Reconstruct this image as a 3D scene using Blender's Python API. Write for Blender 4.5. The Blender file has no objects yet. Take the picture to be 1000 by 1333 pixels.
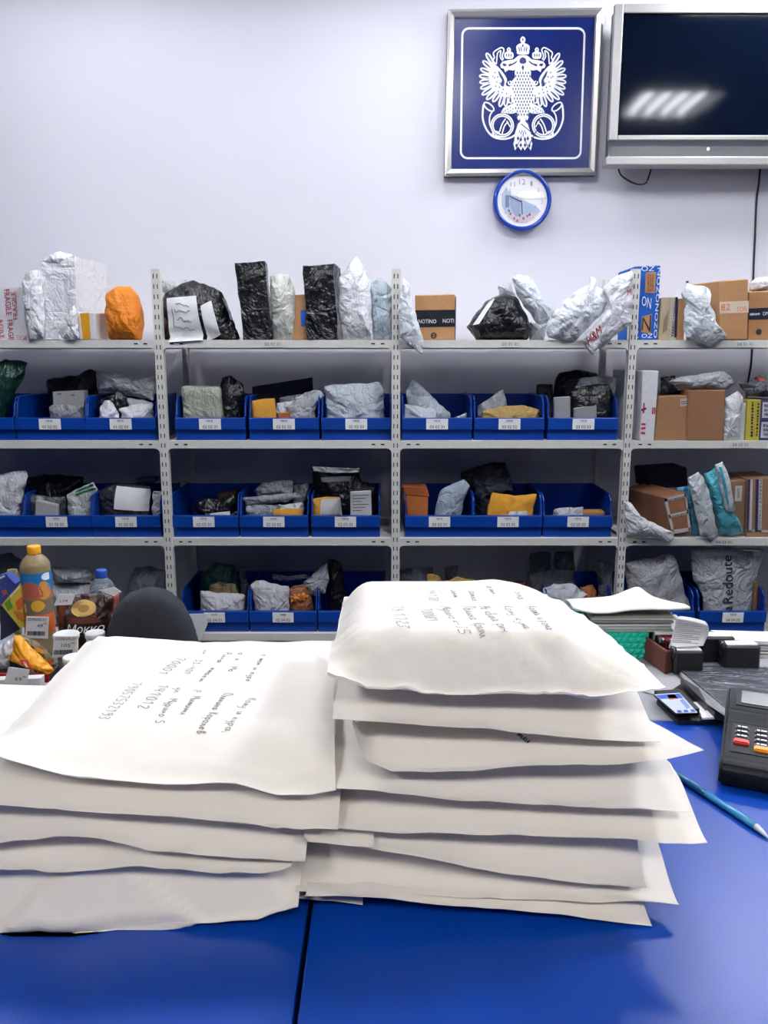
import bpy, bmesh, math, random
from mathutils import Vector, noise, Matrix
from mathutils.bvhtree import BVHTree

# ------------------------------------------------------------------ camera
F_PX, PITCH, CAM_H = 1080.0, math.radians(10.5), 1.55
scene = bpy.context.scene
COL = scene.collection
cam_data = bpy.data.cameras.new('camera')
cam_data.sensor_fit = 'VERTICAL'
cam_data.sensor_height = 36.0
cam_data.lens = F_PX * 36.0 / 1333.0
cam_data.clip_start = 0.02
cam = bpy.data.objects.new('camera', cam_data)
cam.location = (0, 0, CAM_H)
cam.rotation_euler = (math.radians(90) - PITCH, 0, 0)
COL.objects.link(cam)
scene.camera = cam

# ------------------------------------------------------------------ world, exposure, lamps' strength
world = bpy.data.worlds.new('world')
scene.world = world
world.use_nodes = True
bg = world.node_tree.nodes['Background']
bg.inputs[0].default_value = (0.12, 0.24, 0.80, 1)
bg.inputs[1].default_value = 0.07
scene.view_settings.view_transform = 'Standard'
scene.view_settings.look = 'None'
scene.view_settings.gamma = 1.0
scene.view_settings.use_curve_mapping = False
scene.view_settings.exposure = 0.0
TUBE_STRENGTH = 70.0
# (x, y, relative strength, colour): over the rack, over the clerk's side, and an unseen warm row added to light the envelope fronts
COOL, WARM = (0.93, 0.95, 1.0), (1.0, 0.945, 0.87)
LAMP_SPOTS = [(-1.4, 3.45, 0.3, COOL), (0.3, 3.45, 0.3, COOL), (1.8, 3.45, 1.3, COOL)] + [(-1.4, 2.2, 1.35, COOL), (0.3, 2.2, 1.35, COOL), (2.0, 1.6, 2.3, COOL)] + [(x, -1.7, 2.35, WARM) for x in (-1.4, 0.3, 2.0)]

# ------------------------------------------------------------------ projection helpers (pixel of a 1000x1333 photo -> world)
CP, SP = math.cos(PITCH), math.sin(PITCH)
def ray(px, py):
    dx = (px - 500.0) / F_PX; du = (666.5 - py) / F_PX
    return dx, CP + SP * du, -SP + CP * du
def at(px, py, Y):
    a, b, c = ray(px, py); t = Y / b
    return Vector((a * t, Y, CAM_H + c * t))
def atz(px, py, z):
    a, b, c = ray(px, py); t = (z - CAM_H) / c
    return Vector((a * t, b * t, z))
CROPS = {'c2': (0, 310, .25), 'c3': (200, 320, .33), 'c4': (500, 320, .33), 'c5': (780, 320, .22), 'c6': (0, 570, .25),
         'c7': (200, 570, .33), 'c8': (500, 570, .33), 'c9': (780, 570, .22), 'c10': (0, 700, .28), 'c11': (200, 690, .33),
         'c12': (500, 690, .33), 'c13': (730, 750, .27), 'g': (0, 700, .16), 'e': (615, 40, .135), 'p': (0, 0, 1.0)}
def px(crop, pts):
    x, y, s = CROPS[crop]
    return [(x + s * a, y + s * b) for a, b in pts]

# ------------------------------------------------------------------ materials
def lin(h):
    h = h.lstrip('#')
    v = [int(h[i:i + 2], 16) / 255 for i in (0, 2, 4)]
    return tuple(c / 12.92 if c <= .04045 else ((c + .055) / 1.055) ** 2.4 for c in v)
MATS = {}
def mat(kind, hexc, rough=None, metal=0.0):
    key = (kind, hexc, rough, metal)
    if key in MATS: return MATS[key]
    m = bpy.data.materials.new(kind + '_' + hexc.strip('#')); MATS[key] = m
    m.use_nodes = True
    nt = m.node_tree; N = nt.nodes; L = nt.links
    b = N['Principled BSDF']
    c = lin(hexc)
    r = {'poly': .38, 'paper': .9, 'card': .85, 'plastic': .4, 'metal': .45, 'wall': .9, 'fabric': .95, 'print': .7, 'counter': .33}.get(kind, .5) if rough is None else rough
    b.inputs['Roughness'].default_value = r
    b.inputs['Metallic'].default_value = metal
    b.inputs['Base Color'].default_value = (*c, 1)
    if kind == 'print': return m
    tc = N.new('ShaderNodeTexCoord')
    def nz(scale, detail=3, dist=0.0):
        n = N.new('ShaderNodeTexNoise'); n.inputs['Scale'].default_value = scale; n.inputs['Detail'].default_value = detail
        n.inputs['Distortion'].default_value = dist; L.new(tc.outputs['Object'], n.inputs['Vector']); return n
    def vary(n, amt):
        mx = N.new('ShaderNodeMix'); mx.data_type = 'RGBA'
        mx.inputs['A'].default_value = (*[max(0, v * (1 - amt)) for v in c], 1); mx.inputs['B'].default_value = (*[min(1, v * (1 + amt)) for v in c], 1)
        L.new(n.outputs['Fac'], mx.inputs['Factor']); L.new(mx.outputs['Result'], b.inputs['Base Color'])
    def bump(src, strength, dist):
        bp = N.new('ShaderNodeBump'); bp.inputs['Strength'].default_value = strength; bp.inputs['Distance'].default_value = dist
        L.new(src, bp.inputs['Height']); L.new(bp.outputs['Normal'], b.inputs['Normal'])
    if kind == 'poly':
        n1 = nz(5, 4, 1.2); n2 = nz(13, 3, 1.0); n3 = nz(34, 2, .6)
        def ridge(n, w):
            s1 = N.new('ShaderNodeMath'); s1.operation = 'SUBTRACT'; s1.inputs[1].default_value = .5; L.new(n.outputs['Fac'], s1.inputs[0])
            s2 = N.new('ShaderNodeMath'); s2.operation = 'ABSOLUTE'; L.new(s1.outputs[0], s2.inputs[0])
            s3 = N.new('ShaderNodeMath'); s3.operation = 'MULTIPLY'; s3.inputs[1].default_value = w; L.new(s2.outputs[0], s3.inputs[0]); return s3.outputs[0]
        a1 = N.new('ShaderNodeMath'); a1.operation = 'ADD'; L.new(ridge(n1, 1.6), a1.inputs[0]); L.new(ridge(n2, .8), a1.inputs[1])
        a2 = N.new('ShaderNodeMath'); a2.operation = 'ADD'; L.new(a1.outputs[0], a2.inputs[0]); L.new(ridge(n3, .3), a2.inputs[1])
        bump(a2.outputs[0], .9, .03); vary(n2, .05)
    elif kind == 'paper':
        n1 = nz(22, 4); bump(n1.outputs['Fac'], .25, .006); vary(n1, .02)
    elif kind == 'card':
        n1 = nz(60, 5); bump(n1.outputs['Fac'], .2, .003); vary(n1, .14)
    elif kind == 'metal':
        n1 = nz(120, 3); vary(n1, .10)
    elif kind == 'wall':
        n1 = nz(150, 3); bump(n1.outputs['Fac'], .25, .002); n2 = nz(1.5, 2); vary(n2, .03)
    elif kind == 'fabric':
        n1 = nz(420, 2); bump(n1.outputs['Fac'], .5, .002); vary(n1, .25)
    elif kind == 'counter':
        n1 = nz(260, 3); bump(n1.outputs['Fac'], .12, .001); n2 = nz(6, 4); vary(n2, .05)
    elif kind == 'plastic':
        n1 = nz(90, 3); vary(n1, .05)
    return m
def glass(hexc, rough=.05, trans=.85):
    key = ('glass', hexc, rough)
    if key in MATS: return MATS[key]
    m = bpy.data.materials.new('clear_' + hexc.strip('#')); m.use_nodes = True; MATS[key] = m
    b = m.node_tree.nodes['Principled BSDF']
    b.inputs['Base Color'].default_value = (*lin(hexc), 1); b.inputs['Roughness'].default_value = rough
    b.inputs['Transmission Weight'].default_value = trans; b.inputs['IOR'].default_value = 1.35
    return m
def emit(color, s):
    m = bpy.data.materials.new('lamp_tube'); m.use_nodes = True
    nt = m.node_tree; nt.nodes.clear()
    e = nt.nodes.new('ShaderNodeEmission'); o = nt.nodes.new('ShaderNodeOutputMaterial')
    e.inputs[0].default_value = (*color, 1); e.inputs[1].default_value = s
    nt.links.new(e.outputs[0], o.inputs[0]); return m

# ------------------------------------------------------------------ object helpers
def wloc(o):
    v = Vector((0, 0, 0))
    while o is not None: v += o.location; o = o.parent
    return v
def tag(o, label=None, cat=None, group=None, kind=None):
    if label: o['label'] = label
    if cat: o['category'] = cat
    if group: o['group'] = group
    if kind: o['kind'] = kind
    return o
def thing(name, label, cat, loc, group=None):
    o = bpy.data.objects.new(name, None); o.empty_display_size = .05
    o.location = loc; COL.objects.link(o); return tag(o, label, cat, group)
def mk(name, verts, faces, m, parent=None, smooth=False):
    verts = [Vector(v) for v in verts]
    if parent is not None: org = wloc(parent)
    else:
        xs = [v.x for v in verts]; ys = [v.y for v in verts]; zs = [v.z for v in verts]
        org = Vector(((min(xs) + max(xs)) / 2, (min(ys) + max(ys)) / 2, min(zs)))
    me = bpy.data.meshes.new(name)
    me.from_pydata([v - org for v in verts], [], faces)
    me.validate(); me.update()
    if smooth: me.polygons.foreach_set('use_smooth', [True] * len(me.polygons))
    me.materials.append(m)
    o = bpy.data.objects.new(name, me); COL.objects.link(o)
    if parent is None: o.location = org
    else: o.parent = parent
    return o
class MB:
    def __init__(s): s.v = []; s.f = []
    def add(s, v, f):
        n = len(s.v); s.v += [Vector(a) for a in v]; s.f += [tuple(i + n for i in q) for q in f]; return s
    def box(s, a, b, bev=0.0):
        (x0, y0, z0), (x1, y1, z1) = a, b
        if bev <= 0:
            return s.add([(x0, y0, z0), (x1, y0, z0), (x1, y1, z0), (x0, y1, z0), (x0, y0, z1), (x1, y0, z1), (x1, y1, z1), (x0, y1, z1)],
                         [(3, 2, 1, 0), (4, 5, 6, 7), (0, 1, 5, 4), (1, 2, 6, 5), (2, 3, 7, 6), (3, 0, 4, 7)])
        bm = bmesh.new(); bmesh.ops.create_cube(bm, size=1)
        for v in bm.verts: v.co = Vector((x0 + (v.co.x + .5) * (x1 - x0), y0 + (v.co.y + .5) * (y1 - y0), z0 + (v.co.z + .5) * (z1 - z0)))
        bmesh.ops.bevel(bm, geom=bm.edges[:], offset=bev, segments=2, affect='EDGES', profile=.5)
        bm.verts.index_update()
        s.add([v.co.copy() for v in bm.verts], [tuple(v.index for v in f.verts) for f in bm.faces]); bm.free(); return s
    def prism(s, poly, d):           # polygon (3D points) extruded by vector d
        n = len(poly); d = Vector(d); P = [Vector(p) for p in poly]
        s.add(P + [p + d for p in P], [tuple(range(n)), tuple(range(2 * n - 1, n - 1, -1))] + [(i, i + n, (i + 1) % n + n, (i + 1) % n) for i in range(n)])
        return s
    def tube(s, path, r, n=8):
        path = [Vector(p) for p in path]; rings = []
        for i, p in enumerate(path):
            t = (path[min(i + 1, len(path) - 1)] - path[max(i - 1, 0)]).normalized()
            u = t.cross(Vector((0, 0, 1)) if abs(t.z) < .9 else Vector((1, 0, 0))).normalized(); w = t.cross(u)
            rr = r[i] if isinstance(r, (list, tuple)) else r
            rings.append([p + (u * math.cos(a) + w * math.sin(a)) * rr for a in [2 * math.pi * k / n for k in range(n)]])
        b = len(s.v); s.v += [v for q in rings for v in q]
        for i in range(len(rings) - 1):
            for k in range(n): s.f.append((b + i * n + k, b + i * n + (k + 1) % n, b + (i + 1) * n + (k + 1) % n, b + (i + 1) * n + k))
        s.f.append(tuple(b + k for k in range(n))[::-1]); e = b + (len(rings) - 1) * n; s.f.append(tuple(e + k for k in range(n)))
        return s
    def lathe(s, c, prof, n=28, sx=1.0, sy=1.0):
        b = len(s.v); c = Vector(c)
        for r, z in prof:
            for k in range(n):
                a = 2 * math.pi * k / n; s.v.append(c + Vector((r * sx * math.cos(a), r * sy * math.sin(a), z)))
        for i in range(len(prof) - 1):
            for k in range(n): s.f.append((b + i * n + k, b + i * n + (k + 1) % n, b + (i + 1) * n + (k + 1) % n, b + (i + 1) * n + k))
        s.f.append(tuple(b + k for k in range(n))[::-1]); e = b + (len(prof) - 1) * n; s.f.append(tuple(e + k for k in range(n)))
        return s
    def ribbon(s, pts, w, nrm, closed=False):    # flat strip of width w along 3D points
        P = [Vector(p) for p in pts]; nrm = Vector(nrm); n = len(P); b = len(s.v)
        for i in range(n):
            if closed: t = P[(i + 1) % n] - P[i - 1]
            else: t = P[min(i + 1, n - 1)] - P[max(i - 1, 0)]
            if t.length < 1e-9: t = Vector((1, 0, 0))
            q = t.normalized().cross(nrm).normalized() * (w / 2)
            s.v += [P[i] - q, P[i] + q]
        for i in range(n if closed else n - 1):
            j = (i + 1) % n
            s.f.append((b + 2 * i, b + 2 * i + 1, b + 2 * j + 1, b + 2 * j))
        return s
    def build(s, name, m, parent=None, smooth=False): return mk(name, s.v, s.f, m, parent, smooth)
def smooth_auto(o, deg=35):
    me = o.data
    me.polygons.foreach_set('use_smooth', [True] * len(me.polygons))
    bm = bmesh.new(); bm.from_mesh(me)
    lim = math.radians(deg)
    for e in bm.edges:
        if len(e.link_faces) == 2 and e.calc_face_angle(0) > lim: e.smooth = False
    bm.to_mesh(me); bm.free(); return o

# --- lettering: font outlines fitted into a quad (tl, tr, br, bl)
_txt = {}
def text_flat(s, shear=0.0):
    if (s, shear) not in _txt:
        cu = bpy.data.curves.new('lettering', 'FONT'); cu.body = s; cu.resolution_u = 2; cu.shear = shear
        ob = bpy.data.objects.new('lettering', cu); COL.objects.link(ob)
        dg = bpy.context.evaluated_depsgraph_get(); dg.update()
        me = bpy.data.meshes.new_from_object(ob.evaluated_get(dg))
        vs = [v.co.copy() for v in me.vertices]; fs = [tuple(p.vertices) for p in me.polygons]
        bpy.data.objects.remove(ob); bpy.data.curves.remove(cu); bpy.data.meshes.remove(me)
        x0 = min(v.x for v in vs); x1 = max(v.x for v in vs); y0 = min(v.y for v in vs); y1 = max(v.y for v in vs)
        _txt[(s, shear)] = ([((v.x - x0) / (x1 - x0), (v.y - y0) / (y1 - y0)) for v in vs], fs)
    return _txt[(s, shear)]
def quad_map(q, u, v):
    tl, tr, br, bl = q
    return (bl * (1 - u) + br * u) * (1 - v) + (tl * (1 - u) + tr * u) * v
def text_on(name, s, q, m, parent, off=(0, -.0015, 0), shear=0.0, bvh=None):
    uv, fs = text_flat(s, shear); off = Vector(off)
    vs = [quad_map(q, u, v) for u, v in uv]
    if bvh is not None: vs = [drape_pt(bvh, p, off.length) for p in vs]
    else: vs = [p + off for p in vs]
    return mk(name, vs, fs, m, parent)
def rect(a, b, c, d, Y): return [at(*a, Y), at(*b, Y), at(*c, Y), at(*d, Y)]     # tl tr br bl in pixels
def pq(pts, Y): return [at(x, y, Y) for x, y in pts]
def drape_pt(bvh, p, off):
    h = bvh.ray_cast(Vector((p.x, p.y - 1.0, p.z)), Vector((0, 1, 0)))
    if h[0] is None: return p + Vector((0, -off, 0))
    return h[0] + Vector((0, -off, 0))
def bvh_of(o):
    l = wloc(o)
    return BVHTree.FromPolygons([v.co + l for v in o.data.vertices], [tuple(p.vertices) for p in o.data.polygons])
def drape(name, q, bvh, m, parent, off=.002, n=8, label=None):
    vs = []; fs = []
    for i in range(n + 1):
        for k in range(n + 1): vs.append(drape_pt(bvh, quad_map(q, i / n, k / n), off))
    for i in range(n):
        for k in range(n): a = i * (n + 1) + k; fs.append((a, a + n + 1, a + n + 2, a + 1))
    o = mk(name, vs, fs, m, parent, True)
    if label: o['label'] = label
    return o
def patch(name, q, m, parent, off=(0, -.0012, 0)):
    off = Vector(off); return mk(name, [p + off for p in q], [(0, 1, 2, 3)], m, parent)

# --- soft parcels
def fbm(p, s, o=3): return noise.fractal(p * s, 1.0, 2.0, o)
def pouch(name, label, cat, pts, Y, T, m, seed=0, group=None, wr=.012, sit=None, lean=0.0, flat=.85, parent=None, R=15, N=96):
    """bag from an outline (pixels) standing in the plane Y with thickness T; lean: the top leans back"""
    rnd = random.Random(seed); P = [at(x, y, Y) for x, y in pts]
    if sit is not None:
        lo = min(p.z for p in P)
        P = [Vector((p.x, p.y, sit)) if p.z < lo + .035 else p for p in P]
    Q = []
    n = len(P)
    for i in range(n):
        a, b = P[i], P[(i + 1) % n]; Q += [a.lerp(b, .05), a.lerp(b, .95)]
    tot = sum((Q[(i + 1) % len(Q)] - Q[i]).length for i in range(len(Q))); out = []; i = 0; acc = 0.0
    for k in range(N):
        t = tot * k / N
        while True:
            seg = (Q[(i + 1) % len(Q)] - Q[i]).length
            if acc + seg >= t or i == len(Q) - 1: break
            acc += seg; i += 1
        out.append(Q[i].lerp(Q[(i + 1) % len(Q)], (t - acc) / max(seg, 1e-6)))
    c = sum(out, Vector()) / N
    zmin = min(p.z for p in out); sd = Vector((seed * 7.31, seed * 3.17, seed * 1.7))
    vs = []; fs = []
    def pt(k, r, side):
        p = c.lerp(out[k], r)
        w = fbm(p * 1.0 + sd, 16, 3)
        rid = 1 - abs(noise.noise((p + sd) * 23.0)) * 2
        pk = math.sin(k * 2 * math.pi / N * (9 + seed % 5) + seed) * (r ** 6)
        bul = (max(0.0, 1 - r ** 2.4)) ** flat
        cr = max(0.0, 1 - abs(noise.noise(Vector((p.x * 15 + p.z * 8, p.z * 24 - p.x * 9, seed)))) * 5) ** 2
        c2 = abs(noise.noise(Vector((p.x * 9 - p.z * 5, p.z * 8 + p.x * 6, seed + 9.5))))
        y = side * (T / 2 * bul) + wr * (.12 * w + .75 * (c2 - .2) * side - .30 * cr * side) * (1 if side < 0 else .5) * (bul * .8 + .2) + pk * wr * .4
        ex = wr * .35 * noise.noise((p + sd) * 31.0) * r
        q = Vector((p.x + ex, Y + y, p.z + wr * .35 * noise.noise((p - sd) * 29.0) * r))
        if q.z < zmin: q.z = zmin
        q.y += lean * (q.z - zmin)
        return q
    for side in (-1, 1):
        vs.append(pt(0, 0, side))
        for j in range(1, R + (1 if side < 0 else 0)):
            r = (j / R) ** .8
            for k in range(N): vs.append(pt(k, r, side))
    nf = 1 + R * N
    def idx(side, j, k):
        k %= N
        if side < 0 or j == R: return 1 + (j - 1) * N + k
        return nf + 1 + (j - 1) * N + k
    for side in (-1, 1):
        c0 = 0 if side < 0 else nf
        for k in range(N):
            a, b = idx(side, 1, k), idx(side, 1, k + 1)
            fs.append((c0, b, a) if side < 0 else (c0, a, b))
            for j in range(1, R):
                q = (idx(side, j, k), idx(side, j, k + 1), idx(side, j + 1, k + 1), idx(side, j + 1, k))
                fs.append(q if side < 0 else q[::-1])
    o = mk(name, vs, fs, m, parent, True)
    if label: tag(o, label, cat, group)
    return o
def wrapbox(name, label, cat, q, Y, dvec, m, group=None, amp=.0, n=1, bev=.004, seed=0, parent=None, sit=None, rnd=0.0):
    """box whose front face is the pixel quad q (tl,tr,br,bl) in plane Y and which runs back along dvec"""
    Fq = [at(x, y, Y) for x, y in q] if not isinstance(q[0], Vector) else list(q)
    if sit is not None:
        Fq[2] = Vector((Fq[2].x, Fq[2].y, sit)); Fq[3] = Vector((Fq[3].x, Fq[3].y, sit))
    D = Vector(dvec); sd = Vector((seed * 5.1, seed * 2.3, seed * .7))
    if n == 1:
        bm = bmesh.new()
        vv = [bm.verts.new(p) for p in Fq] + [bm.verts.new(p + D) for p in Fq]
        for f in ((3, 2, 1, 0), (4, 5, 6, 7), (0, 1, 5, 4), (1, 2, 6, 5), (2, 3, 7, 6), (3, 0, 4, 7)): bm.faces.new([vv[i] for i in f])
        bmesh.ops.recalc_face_normals(bm, faces=bm.faces[:])
        if bev > 0: bmesh.ops.bevel(bm, geom=bm.edges[:], offset=bev, segments=1, affect='EDGES')
        bm.verts.index_update()
        vs = [v.co.copy() for v in bm.verts]; fs = [tuple(v.index for v in f.verts) for f in bm.faces]; bm.free()
        o = mk(name, vs, fs, m, parent)
    else:
        ids = {}; vs = []; fs = []
        zlo = min(p.z for p in Fq)
        def vid(i, j, k):
            if (i, j, k) not in ids:
                u, v, w = i / n, j / n, k / n
                p = quad_map(Fq, u, v) + D * w
                ctr = quad_map(Fq, .5, .5) + D * .5
                e = sum(1 for t in (i, j, k) if t in (0, n))
                if e >= 2: p = p.lerp(ctr, rnd * (e - 1))
                p = p + Vector((fbm(p + sd, 14), fbm(p + sd * 2, 14), fbm(p - sd, 14) * .6)) * amp + (ctr - p).normalized() * (amp * .8 * abs(noise.noise((p + sd) * 26)))
                if p.z < zlo: p.z = zlo
                ids[(i, j, k)] = len(vs); vs.append(p)
            return ids[(i, j, k)]
        for i in range(n):
            for j in range(n):
                fs.append((vid(i, j, 0), vid(i + 1, j, 0), vid(i + 1, j + 1, 0), vid(i, j + 1, 0)))
                fs.append((vid(i, j, n), vid(i, j + 1, n), vid(i + 1, j + 1, n), vid(i + 1, j, n)))
                fs.append((vid(0, i, j), vid(0, i + 1, j), vid(0, i + 1, j + 1), vid(0, i, j + 1)))
                fs.append((vid(n, i, j), vid(n, i, j + 1), vid(n, i + 1, j + 1), vid(n, i + 1, j)))
                fs.append((vid(i, 0, j), vid(i, 0, j + 1), vid(i + 1, 0, j + 1), vid(i + 1, 0, j)))
                fs.append((vid(i, n, j), vid(i + 1, n, j), vid(i + 1, n, j + 1), vid(i, n, j + 1)))
        o = mk(name, vs, fs, m, parent, True); smooth_auto(o, 50)
    if label: tag(o, label, cat, group)
    return o

# ------------------------------------------------------------------ colours
WHITE_POLY = mat('poly', '#e6e7ea'); GREY_POLY = mat('poly', '#b4b8bd'); BLUEGREY_POLY = mat('poly', '#a9b6bf'); OLIVE_POLY = mat('poly', '#b9bbaf')
BLACK_POLY = mat('poly', '#0d0f14', .30); DARK_POLY = mat('poly', '#24262c', .45); TEAL_POLY = mat('poly', '#4fa9b8'); GREEN_POLY = mat('poly', '#0a3029', .3)
KRAFT = mat('card', '#b5875c'); KRAFT_D = mat('card', '#94694a'); KRAFT_Y = mat('card', '#d99b35'); KRAFT_O = mat('card', '#b5672c')
WHITE_CARD = mat('card', '#dcdce0'); PAPER = mat('paper', '#f1f0ee'); LABEL_W = mat('paper', '#ececec'); GREY_PAPER = mat('paper', '#a9a9aa')
INK = mat('print', '#15161c'); INK_BLUE = mat('print', '#141a3c'); INK_RED = mat('print', '#a8202c'); INK_GREY = mat('print', '#5b5d66'); INK_WHITE = mat('print', '#eef0f4')
RACK = mat('metal', '#dcdad3', .55); BIN = mat('plastic', '#013a94', .36); SLOT = mat('print', '#1b1d24'); STEEL = mat('metal', '#b9b9bb', .35, .6)

# ------------------------------------------------------------------ room
WALL_Y, CEIL_Z, RACK_Y = 4.10, 3.30, 3.57
tag(MB().box((-3.2, WALL_Y, 0), (3.4, WALL_Y + .12, CEIL_Z)).build('wall_back', mat('wall', '#e2e2ea')), kind='structure')
tag(MB().box((-3.2, -3.4, -.1), (3.4, WALL_Y, 0)).build('floor', mat('wall', '#22252e', .5)), kind='structure')
tag(MB().box((-3.2, -3.4, CEIL_Z + .06), (3.4, WALL_Y + .12, CEIL_Z + .16)).build('ceiling', mat('wall', '#e6e6ea')), kind='structure')
tag(MB().box((-3.2, .30, 2.2), (3.4, .42, CEIL_Z)).build('added_shade_baffle', mat('wall', '#e6e6ea')), kind='structure')  # unseen baffle, added to keep the front lamps' light off the shelves

# ceiling luminaires: recessed trays with four tubes each
TUBES = {(f, c): emit(c, TUBE_STRENGTH * f) for _x, _y, f, c in LAMP_SPOTS}
tray = mat('plastic', '#f0f0f0'); louvre = mat('metal', '#d8d8da', .25, .5)
for (x, y, fac, tint) in LAMP_SPOTS:
    t = thing('ceiling_light', 'recessed square four tube ceiling light ' + {3.45: 'close to the wall behind the rack', 2.2: 'above the aisle before the rack', 1.6: 'reflected in the television screen', -1.7: 'added in the unseen hall for front fill'}[y] + {-1.4: ', left one', .3: ', middle one', 1.8: ', right one', 2.0: ', right one'}[x], 'ceiling light', (x, y, CEIL_Z + .06), 'square ceiling lights')
    z = CEIL_Z
    b = MB(); b.box((x - .3, y - .3, z + .05), (x + .3, y + .3, z + .06))
    for s in (-1, 1):
        b.box((x + s * .3 - .008, y - .3, z), (x + s * .3 + .008, y + .3, z + .06)); b.box((x - .3, y + s * .3 - .008, z), (x + .3, y + s * .3 + .008, z + .06))
    b.build('housing', tray, t)
    for k in range(4):
        tx = x - .18 + .12 * k
        MB().tube([(tx, y - .28, z + .025), (tx, y + .28, z + .025)], .016, 8).build('tube', TUBES[(fac, tint)], t, True)

# ------------------------------------------------------------------ shelving rack
POST_X = [-1.952, -.952, .05, 1.05, 2.05]
SHELF_Z = [1.626, 1.200, .770, .331]
SHELF_BACK = RACK_Y + .485
rack = thing('shelving_rack', 'light grey perforated metal shelving rack along the white wall', 'shelving rack', (.05, RACK_Y + .2, 0))
PW = .034
for i, x in enumerate(POST_X):
    for yy, sgn in ((RACK_Y, 1), (SHELF_BACK, -1)):
        b = MB().box((x - PW / 2, min(yy, yy + sgn * .002), 0), (x + PW / 2, max(yy, yy + sgn * .002), 1.915))
        sx = x + (PW / 2 if x < .1 else -PW / 2)
        b.box((min(sx, sx + .002), min(yy, yy + sgn * .034), 0), (max(sx, sx + .002), max(yy, yy + sgn * .034), 1.915))
        p = b.build('post', RACK, rack)
        if sgn > 0:
            s = MB(); z = .05
            while z < 1.89:
                for dx in (-.0075, .0075):
                    s.add([(x + dx - .002, yy - .0008, z), (x + dx + .002, yy - .0008, z), (x + dx + .002, yy - .0008, z + .019), (x + dx - .002, yy - .0008, z + .019)], [(0, 1, 2, 3)])
                z += .0415
            tag(s.build('slot_rows', SLOT, p), kind='stuff')
for bay in range(4):
    x0, x1 = POST_X[bay] + PW / 2 - .006, POST_X[bay + 1] - PW / 2 + .006
    for lv, z in enumerate(SHELF_Z + [.06]):
        b = MB().box((x0, RACK_Y + .006, z - .0015), (x1, SHELF_BACK - .006, z))
        b.box((x0, RACK_Y + .004, z - .033), (x1, RACK_Y + .006, z)); b.box((x0, RACK_Y + .006, z - .033), (x1, RACK_Y + .02, z - .0315))
        b.box((x0, SHELF_BACK - .006, z - .033), (x1, SHELF_BACK - .004, z))
        sh = b.build('shelf', RACK, rack)
        s = MB()
        for e in (x0 + .045, x0 + .085, x1 - .045, x1 - .085):
            s.add([(e - .008, RACK_Y + .0032, z - .019), (e + .008, RACK_Y + .0032, z - .019), (e + .008, RACK_Y + .0032, z - .013), (e - .008, RACK_Y + .0032, z - .013)], [(0, 1, 2, 3)])
        tag(s.build('slot_rows', SLOT, sh), kind='stuff')
        for e, sg in ((x0 - .004, 1), (x1 + .004, -1)):
            MB().prism([(e, RACK_Y + .0025, z - .033), (e + sg * .024, RACK_Y + .0025, z - .033), (e, RACK_Y + .0025, z - .057)], (0, .0015, 0)).build('gusset', RACK, rack)
        code = {(0, 0): None, (1, 0): ('02 01 01', 355), (2, 0): ('03 01 01', 664), (3, 0): ('04 01 01', 970), (3, 1): ('04 02 01', 974), (3, 2): ('04 03 01', 962)}.get((bay, lv))
        if code:
            c = at(code[1], 450, RACK_Y).x
            lb = MB().box((c - .045, RACK_Y + .0015, z - .031), (c + .045, RACK_Y + .003, z - .003)).build('shelf_label', mat('paper', '#d9d8d2'), sh)
            q = [Vector((c - .033, RACK_Y + .0015, z - .01)), Vector((c + .033, RACK_Y + .0015, z - .01)), Vector((c + .033, RACK_Y + .0015, z - .024)), Vector((c - .033, RACK_Y + .0015, z - .024))]
            tx = text_on('label_text', code[0], q, INK_GREY, sh)

# ------------------------------------------------------------------ storage bins
BW, BD, BH, BF = .302, .37, .185, .097
def bin_meshes():
    out = {}
    w = BW / 2; t = .004
    prof = [(0, .0), (0, BF), (.012, BF + .012), (.022, BF + .06), (.04, BH - .006), (.06, BH), (BD, BH), (BD, 0)]
    b = MB()
    for s in (-1, 1):
        b.prism([(s * (w - t) if s > 0 else -w, y + .004, z) for y, z in prof], (t, 0, 0))
        b.tube([(s * (w - .002), y + .003, z) for y, z in prof[1:7]], .0045, 6)
    b.box((-w, BD, 0), (w, BD + t, BH)); b.box((-w, 0, 0), (w, BD, t)); b.box((-w, .006, 0), (w, .006 + t, BF))
    out['body'] = b
    out['front_lip'] = MB().box((-w - .001, -.010, BF - .052), (w + .001, .006, BF), .003)
    return out
_bm = bin_meshes()
_bproto = {}
LABELTOP = mat('paper', '#f3f2ee')
def storage_bin(pxc, lv, code, label, dy=0.0):
    z = SHELF_Z[lv] + .0005; y = RACK_Y + .030 + dy
    x = at(pxc, 550, y).x if lv == 1 else at(pxc, 680, y).x if lv == 2 else at(pxc, 805, y).x
    t = thing('storage_bin', label, 'storage bin', (x, y, z), 'blue storage bins on the rack')
    for nm in ('body', 'front_lip'):
        if nm not in _bproto:
            o = _bm[nm].build(nm, BIN); o.parent = t; o.location = o.location + Vector((0, 0, 0)); _bproto[nm] = (o, o.location.copy())
            if nm == 'body': smooth_auto(o, 40)
        else:
            o = _bproto[nm][0].copy(); COL.objects.link(o); o.parent = t; o.location = _bproto[nm][1]
    l = MB().box((x - .047, y - .0112, z + BF - .05), (x + .047, y - .0098, z + BF - .004)).build('bin_label', LABELTOP, t)
    def q(a, b, c, d): return [Vector((x + a, y - .0112, z + BF + c)), Vector((x + b, y - .0112, z + BF + c)), Vector((x + b, y - .0112, z + BF + d)), Vector((x + a, y - .0112, z + BF + d))]
    text_on('label_code', code, q(-.032, .032, -.032, -.045), INK, l)
    text_on('label_heading', 'МКЖ', q(-.014, .014, -.008, -.018), INK, l)
    return t
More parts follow.
